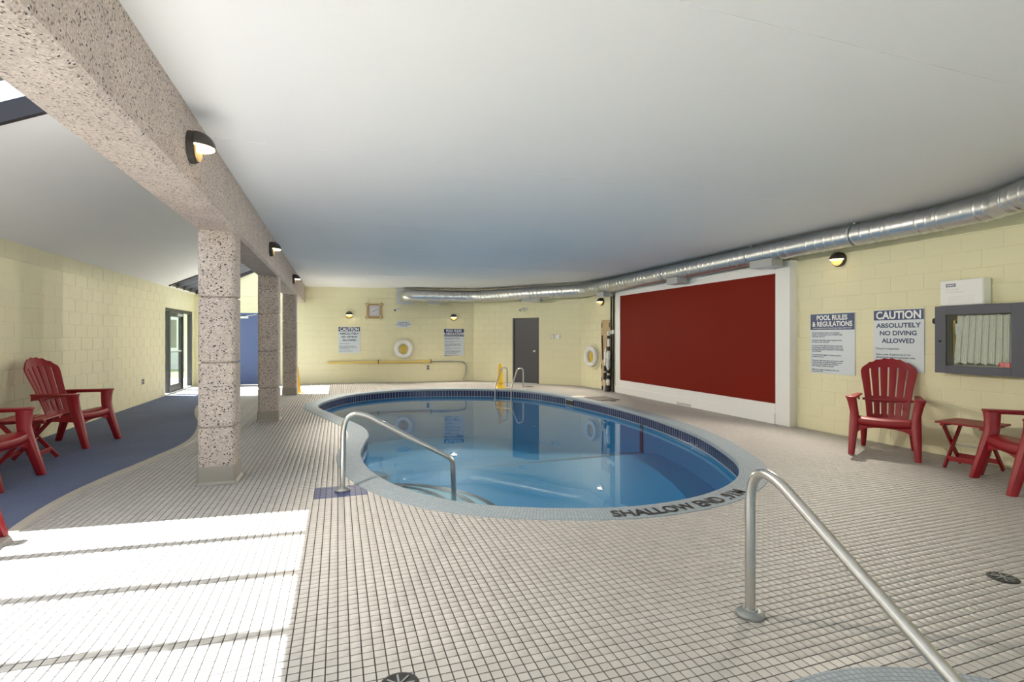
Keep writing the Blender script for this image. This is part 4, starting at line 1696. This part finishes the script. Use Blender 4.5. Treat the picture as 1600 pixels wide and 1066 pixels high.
# ------------------------------------------------------------------ red garden chairs
def chair_back(nrow_extra=2):
    hwp = [(0, .205), (.25, .222), (.5, .25), (.75, .283), (.86, .29), (.95, .275), (1.0, .25)]
    def hw(v):
        for (a, x), (b_, y) in zip(hwp, hwp[1:]):
            if v <= b_:
                return x + (y - x) * (v - a) / (b_ - a)
        return hwp[-1][1]
    def P(u, v):
        h = hw(v)
        vz = v - 0.115 * (abs(u) ** 2.2) * max(0, (v - 0.55) / 0.45) ** 1.6
        sc = 0.008 * math.cos(u * 6 * PI) * max(0, (v - 0.93) / 0.07)
        z = 0.345 + 0.79 * vz - sc
        y = -0.165 - 0.235 * vz - 0.03 * vz * vz + 0.055 * u * u
        return (u * h, y, z)
    slots = [-2 / 3, -1 / 3, 0, 1 / 3, 2 / 3]
    us, du = [-1.0], 0.032
    for s in slots:
        us += [s - 0.13, s - du, s + du]
    us += [0.8, 1.0]
    us = sorted(set(us))
    slot_cols = {i for i in range(len(us) - 1) if any(abs((us[i] + us[i + 1]) / 2 - s) < 1e-6 for s in slots)}
    vs_ = [0, .06, .12, .21, .30, .35, .40, .48, .56, .64, .72, .80, .86, .90, .94, .97, 1.0]
    b = MB()
    for v in vs_:
        for u in us:
            b.v.append(P(u, v))
    n = len(us)
    for j in range(len(vs_) - 1):
        vm = (vs_[j] + vs_[j + 1]) / 2
        open_ = (.12 < vm < .30) or (.40 < vm < .86)
        for i in range(n - 1):
            if open_ and i in slot_cols:
                continue
            b.f.append((j * n + i, j * n + i + 1, (j + 1) * n + i + 1, (j + 1) * n + i))
    return b


def make_chair():
    root = thing('garden_chair', '', 'chair')
    M_ = 'red_plastic'
    chair_back().build('backrest', M_, root, smooth=True, solid=0.016, bevel=0.003)
    # seat
    prof = [(.325, .345), (.338, .385), (.33, .418), (.30, .436), (.24, .437), (.14, .418), (.0, .388), (-.12, .366), (-.20, .355)]
    b = MB()
    xs = np.linspace(-0.275, 0.275, 13)
    for (y, z) in prof:
        for x in xs:
            b.v.append((x, y - 0.02 * (x / .275) ** 2, z + 0.012 * (x / .275) ** 2))
    for j in range(len(prof) - 1):
        for i in range(12):
            b.f.append((j * 13 + i, j * 13 + i + 1, (j + 1) * 13 + i + 1, (j + 1) * 13 + i))
    b.build('seat', M_, root, smooth=True, solid=0.014)
    # front apron with arch
    pts = [(-.285, .40)] + [(-.285 + .57 * k / 24, .40) for k in range(1, 24)] + [(.285, .40)]
    low = [(.285, .20)] + [(.27 * math.cos(PI * k / 16), .20 + .135 * math.sin(PI * k / 16) ** 0.6) for k in range(1, 16)] + [(-.285, .20)]
    MB().prism(pts + low, .295, .318, 'xz').build('apron', M_, root, bevel=0.004)
    for s in (-1, 1):
        q = MB().loft([(s * .318, .400, 0, .030, .036), (s * .316, .396, .012, .033, .040), (s * .308, .345, .20, .042, .046), (s * .298, .298, .36, .050, .056), (s * .296, .276, .43, .050, .060),
                       (s * .300, .262, .50, .044, .058), (s * .318, .252, .60, .047, .062), (s * .332, .250, .668, .052, .068)])
        q.build('front_leg', M_, root, smooth=True)
        q = MB().loft([(s * .262, -.315, 0, .024, .034), (s * .260, -.308, .012, .027, .037), (s * .250, -.25, .20, .036, .044), (s * .245, -.20, .37, .042, .052)])
        q.build('rear_leg', M_, root, smooth=True)
        # side rail under the seat edge
        MB().prism([(-.22, .30), (-.22, .375), (.0, .40), (.26, .435), (.26, .32), (.0, .335)], s * .262 - .012, s * .262 + .012, 'yz').build('side_rail', M_, root, bevel=0.004)
        arm = [(.278, .305), (.305, .322), (.365, .322), (.388, .305), (.385, .22), (.362, .10), (.345, -.10), (.330, -.235), (.262, -.235), (.268, -.10), (.276, .10)]
        MB().prism([(s * x, y) for x, y in arm], .666, .690).build('armrest', M_, root, bevel=0.008)
        MB().prism([(-.235, .60), (-.235, .666), (.20, .666), (.20, .650), (-.10, .645)], s * .30 - .010, s * .30 + .010, 'yz').build('arm_brace', M_, root, bevel=0.003)
        pass
    MB().bar((-.262, -.215, .62), (.262, -.215, .62), .03, .03).build('back_brace', M_, root, bevel=0.004)
    return root


def face_rot(fx, fy):
    return math.atan2(fy, fx) - PI / 2


chairs = [((6.37, 4.47), (-.85, -.52), 'red plastic armchair facing the camera in front of the CAUTION sign'),
          ((6.19, 2.89), (-.79, .61), 'red plastic armchair at the right edge beneath the hose cabinet'),
          ((-3.33, 8.22), (.98, -.20), 'red plastic armchair standing whole against the left wall'),
          ((-3.28, 6.20), (1.0, -.05), 'red plastic armchair cut by the left edge, nearer side of the small table'),
          ((-2.615, 4.224), (.995, .10), 'red plastic armchair mostly out of frame at lower left, one leg showing')]
proto = make_chair()
for i, ((x, y), (fx, fy), lb) in enumerate(chairs):
    o = proto if i == 0 else copy_tree(proto)
    o.location = (x, y, 0.009 if x < 0 else 0.001)
    o.rotation_euler = (0, 0, face_rot(fx, fy))
    tag(o, lb, 'chair', 'red plastic garden chairs')


# ------------------------------------------------------------------ folding side tables
def make_table():
    root = thing('side_table', '', 'table')
    M_ = 'red_plastic'
    hw = 0.235
    for k in range(5):
        y0 = -hw + k * (2 * hw / 5)
        MB().box(-hw, hw, y0 + 0.003, y0 + 2 * hw / 5 - 0.003, 0.480, 0.500).build('top_slat', M_, root, bevel=0.004)
    for x in (-0.17, 0.17):
        MB().box(x - 0.02, x + 0.02, -hw + 0.01, hw - 0.01, 0.455, 0.480).build('top_batten', M_, root, bevel=0.003)
    for x, sg in ((-0.185, 1), (0.185, 1)):
        MB().bar((x, -0.20, 0.006), (x, 0.16, 0.462), 0.022, 0.042).build('leg', M_, root, bevel=0.004)
        xi = x + (0.026 if x < 0 else -0.026)
        MB().bar((xi, 0.20, 0.006), (xi, -0.16, 0.462), 0.022, 0.042).build('leg', M_, root, bevel=0.004)
    MB().bar((-0.185, -0.135, 0.10), (0.185, -0.135, 0.10), 0.022, 0.05).build('stretcher', M_, root, bevel=0.004)
    MB().bar((-0.165, 0.135, 0.10), (0.165, 0.135, 0.10), 0.022, 0.05).build('stretcher', M_, root, bevel=0.004)
    MB().tube([(-0.19, -0.02, 0.235), (0.19, -0.02, 0.235)], 0.008, 8).build('hinge_pin', 'steel', root, smooth=True)
    return root


t1 = make_table()
t1.location = (6.42, 3.60, 0.002)
t1.rotation_euler = (0, 0, math.radians(97))
tag(t1, 'small red folding table between the two chairs on the right', 'table', 'red folding side tables')
t2 = copy_tree(t1)
t2.location = (-3.30, 7.20, 0.010)
t2.rotation_euler = (0, 0, math.radians(92))
tag(t2, 'small red folding table between the two chairs on the left', 'table', 'red folding side tables')

# ------------------------------------------------------------------ fire hose cabinet, first aid box
hc = thing('hose_cabinet', 'dark grey fire hose cabinet with glass front on the right wall', 'cabinet', (XR - 0.006, 3.705, 1.385), -PI / 2)
W2, H2, DP = 0.415, 0.385, 0.15
MB().box(-W2, W2, -0.012, 0, -H2, H2).build('back_panel', 'lid_pale', hc)
for x0, x1, z0, z1 in ((-W2, -W2 + 0.02, -H2, H2), (W2 - 0.02, W2, -H2, H2), (-W2, W2, H2 - 0.02, H2), (-W2, W2, -H2, -H2 + 0.02)):
    MB().box(x0, x1, -DP, 0, z0, z1).build('side_panel', 'cabinet_grey', hc)
gx0, gx1, gz0, gz1 = -0.305, 0.305, -0.30, 0.285
cdoor = MB().box(-W2 - 0.004, gx0, -DP - 0.02, -DP, -H2 - .004, H2 + .004).build('door', 'cabinet_grey', hc, bevel=0.003)
for x0, x1, z0, z1 in ((gx1, W2 + 0.004, -H2 - .004, H2 + .004), (gx0, gx1, gz1, H2 + .004), (gx0, gx1, -H2 - .004, gz0)):
    MB().box(x0, x1, -DP - 0.02, -DP, z0, z1).build('door_rail', 'cabinet_grey', cdoor, bevel=0.003)
MB().box(gx0 + 0.001, gx1 - 0.001, -DP - 0.012, -DP - 0.008, gz0, gz1).build('pane', 'pane', cdoor)
MB().lathe([(0.012, 0), (0.012, -0.01), (0.006, -0.012)], 12, (gx0 - 0.06, -DP - 0.02, -0.02), 'y').build('lock', 'black', cdoor)
MB().lathe([(0.035, 0.0), (0.035, -0.03), (0.02, -0.04)], 16, (-W2 - 0.03, -0.09, 0.22), 'x').build('latch', 'black', hc, smooth=True)
st = MB().box(gx1 - 0.105, gx1 - 0.005, -DP - 0.0145, -DP - 0.0125, gz0 + 0.008, gz0 + 0.058).build('sticker', 'tag_red', cdoor)
letters('tagred', 'sign_white', st, gx1 - 0.055, gz0 + 0.036, -DP - 0.0155)

fh = thing('fire_hose', 'cream fire hose hung in folds inside the glass cabinet', 'hose', (XR - 0.006, 3.705, 1.385), -PI / 2)
for k in range(17):
    x = -0.205 + k * 0.0305
    top_ = 0.275 - 0.004 * ((k * 7) % 3)
    bot = -0.272 + 0.008 * ((k * 5) % 3)
    sh = -0.035 * (1 - k / 16.0)
    yy = -0.098 - 0.012 * (k % 2)
    pts = rounded_path([(x - 0.008, yy, top_), (x - 0.008 + sh * 0.6, yy, 0.0), (x - 0.009 + sh, yy - 0.006, bot), (x + 0.009 + sh, yy - 0.006, bot),
                        (x + 0.008 + sh * 0.6, yy, 0.0), (x + 0.008, yy, top_)], [0.3, 0.009, 0.009, 0.3], 5)
    MB().tube(pts, 0.0088, 8).build('hose_fold', 'hose', fh, smooth=True)
MB().tube([(-0.27, -0.07, 0.22), (-0.275, -0.07, 0.10), (-0.278, -0.07, 0.08), (-0.275, -0.07, -0.18)], [0.022, 0.026, 0.016, 0.014], 12).build('nozzle', 'brass', fh, smooth=True)
MB().tube([(-0.29, -0.06, 0.25), (-0.12, -0.06, 0.26)], 0.016, 10).build('valve_pipe', 'brass', fh, smooth=True)
tg = MB().box(-0.245, -0.155, -0.105, -0.102, 0.055, 0.185).build('tag', 'sign_white', fh)
letters('hosetag', 'sign_navy', tg, -0.20, 0.13, -0.106)
MB().tube(rounded_path([(0.29, -0.09, 0.14), (0.25, -0.09, 0.13), (0.265, -0.09, -0.02), (0.29, -0.09, -0.11)], [0.05, 0.05], 6), 0.011, 8).build('spanner', 'flange', fh, smooth=True)

fa = thing('first_aid_box', 'white first aid box standing on the hose cabinet', 'box', (XR - 0.006, 3.87, 1.776), -PI / 2)
MB().box(-0.215, 0.215, -0.14, -0.015, 0.0, 0.295).build('case', 'white_plastic', fa, bevel=0.006)
MB().box(-0.209, 0.209, -0.147, -0.14, 0.006, 0.289).build('lid', 'white_paint', fa, bevel=0.004)
lg = MB().box(-0.15, -0.052, -0.149, -0.1465, 0.215, 0.252).build('logo', 'sign_navy', fa)
letters('north', 'sign_white', lg, -0.101, 0.2335, -0.1498)
letters('kit', 'sheet_metal', fa, -0.15, 0.175, -0.148)
for k in range(5):
    MB().box(-0.13, 0.13, -0.1482, -0.1468, 0.10 - k * 0.02, 0.1025 - k * 0.02).build('ruled_line', 'sheet_metal', fa)
for x in (-0.05, 0.03):
    MB().box(x - 0.02, x + 0.02, -0.10, -0.05, 0.294, 0.304).build('latch', 'white_plastic', fa)


# ------------------------------------------------------------------ yellow cones
def make_cone():
    root = thing('floor_cone', '', 'cone')
    b = MB()
    secs = [(.16, .0), (.16, .012), (.135, .03), (.11, .06), (.10, .075), (.046, .64), (.042, .66), (.030, .668)]
    vs, fs = [], []
    n = 20
    for r_, z in secs:
        for k in range(n):
            a = 2 * PI * k / n
            c, s = math.cos(a), math.sin(a)
            q = (abs(c) ** 3 + abs(s) ** 3) ** (-1 / 3)
            vs.append((r_ * c * q, r_ * s * q * 0.92, z))
    for i in range(len(secs) - 1):
        for k in range(n):
            k2 = (k + 1) % n
            fs.append((i * n + k, i * n + k2, (i + 1) * n + k2, (i + 1) * n + k))
    fs.append(tuple(range((len(secs) - 1) * n, len(secs) * n)))
    b.add(vs, fs)
    b.build('body', 'yellow_plastic', root, smooth=True)
    MB().lathe([(.103, .14), (.107, .15), (.103, .16)], 20).build('rib', 'yellow_plastic', root, smooth=True)
    MB().lathe([(.03, .66), (.032, .67), (.026, .68), (.01, .682)], 16).build('cap', 'yellow_plastic', root, smooth=True)
    return root


c1 = make_cone()
c1.location = (4.22, 13.42, 0.0)
tag(c1, 'yellow floor cone beside the pool ladder', 'cone', 'yellow floor cones')
c2 = copy_tree(c1)
c2.location = (-0.99, 13.95, 0.0)
tag(c2, 'yellow floor cone half hidden behind the farthest column', 'cone', 'yellow floor cones')

# ------------------------------------------------------------------ backboard and pool tools in the alcove
l_, p_ = on_wall('wall_alcove', 1.27, 0.0, 0.02)
sb = thing('backboard', 'tan wooden rescue backboard leaning upright on the alcove wall', 'board', l_, p_)
MB().prism([(-.17, .10), (.17, .10), (.205, .45), (.205, 1.55), (.185, 1.86), (-.185, 1.86), (-.205, 1.55), (-.205, .45)], -.05, -.03, 'xz').build('board', 'board_wood', sb, bevel=0.006)
for x in (-.165, .165):
    for z in (.28, .62, 1.30, 1.72):
        MB().box(x - .018, x + .018, -.0525, -.0275, z - .06, z + .06).build('hand_slot', 'black', sb)
for x, dx in ((-.14, 0.03), (.10, -.05)):
    MB().bar((x, -.06, 1.45), (x + dx, -.06, .80), .035, .012, (0, 1, 0)).build('strap', 'strap', sb)
MB().bar((-.02, -.06, .58), (.20, -.06, .54), .012, .07).build('strap', 'black', sb)
for x in (-.11, .11):
    MB().box(x - .04, x + .04, -.07, 0.0, 0.0, .10).build('foot', 'black', sb)

tools = [(11.745, 2.46, 0.022, 'black', 'tall black pole standing against the alcove wall, left of the pair'),
         (11.625, 2.48, 0.026, 'black', 'tall black pole touching the white surround, right of the pair')]
for y, h, r_, m_, lb in tools:
    o = thing('pool_pole', lb, 'pole', (6.70, y, 0))
    MB().tube([(0, 0, 0.0), (0.03, 0.03, h)], r_, 12).build('tube', m_, o, smooth=True)
    MB().tube([(0.004, 0.004, h * 0.60), (0.006, 0.006, h * 0.64)], r_ + 0.012, 12).build('coupling', 'white_plastic', o, smooth=True)
o = thing('pool_vacuum', 'white and black pool vacuum pole with couplings beside the backboard', 'pool tool', (6.60, 11.72, 0))
MB().tube([(0, 0, 0.02), (0.03, 0.02, 1.55)], 0.030, 12).build('tube', 'white_plastic', o, smooth=True)
for z0, z1, r_, m_ in ((.0, .16, .06, 'black'), (.22, .30, .05, 'white_plastic'), (.33, .42, .055, 'black'), (.47, .56, .05, 'black'), (.62, .80, .055, 'sheet_metal'), (.84, 1.0, .05, 'white_plastic'), (1.05, 1.16, .045, 'black'), (1.36, 1.44, .042, 'black')):
    MB().tube([(z0 * .02, z0 * .013, z0), (z1 * .02, z1 * .013, z1)], r_, 14).build('fitting', m_, o, smooth=True)
o = thing('pool_brush', 'short white pole with black grips in front of the vacuum pole', 'pool tool', (6.56, 11.83, 0))
MB().tube([(0, 0, 0.25), (0.04, 0, 1.10)], 0.024, 12).build('tube', 'white_plastic', o, smooth=True)
for z0, z1, r_, m_ in ((.0, .24, .028, 'lid_pale'), (.30, .48, .045, 'black'), (.52, .66, .04, 'black'), (.74, 1.02, .042, 'white_plastic')):
    MB().tube([(z0 * .04, 0, z0), (z1 * .04, 0, z1)], r_, 14).build('fitting', m_, o, smooth=True)

# ------------------------------------------------------------------ drains and lids in the floor
def drain(x, y, r_, label):
    o = thing('floor_drain', label, 'drain', (x, y, 0))
    MB().lathe([(r_, -.003), (r_, .004), (r_ - .008, .006), (r_ - .015, .0045), (.002, .0045)], 32).build('plate', 'black', o, smooth=True)
    for k in range(8):
        a = 2 * PI * k / 8
        MB().bar((.018 * math.cos(a), .018 * math.sin(a), .007), ((r_ - .02) * math.cos(a), (r_ - .02) * math.sin(a), .007), .008, .004).build('rib', 'flange', o)
    MB().lathe([(.016, .004), (.016, .009), (.002, .010)], 14).build('screw', 'flange', o)


drain(3.70, 1.92, 0.075, 'round black floor drain at the right edge of the deck')
drain(0.235, 2.115, 0.082, 'round black floor drain at the bottom edge of the picture')
o = MB().prism(chamfer_rect(5.42, 5.98, 10.05, 10.75, 0.02), -.003, .012).build('deck_hatch', 'lid_brown', bevel=0.003)
tag(o, 'brown rectangular hatch lid in the deck near the red panel', 'hatch')
o = MB().lathe([(.17, -.003), (.17, .010), (.155, .013), (.002, .013)], 32, (5.36, 10.9, 0)).build('skimmer_lid', 'lid_pale', smooth=True)
tag(o, 'round pale skimmer lid at the far right pool edge', 'lid')
o = MB().lathe([(.075, -.003), (.075, .008), (.06, .010), (.002, .010)], 24, (5.72, 9.93, 0)).build('valve_lid', 'lid_brown', smooth=True)
tag(o, 'small round dark lid beside the brown hatch', 'lid')
o = MB().lathe([(.13, -.003), (.13, .006), (.12, .008), (.002, .008)], 24, (5.12, 13.55, 0)).build('valve_lid', 'lid_brown', smooth=True)
tag(o, 'round dark lid in the deck in front of the grey door', 'lid')
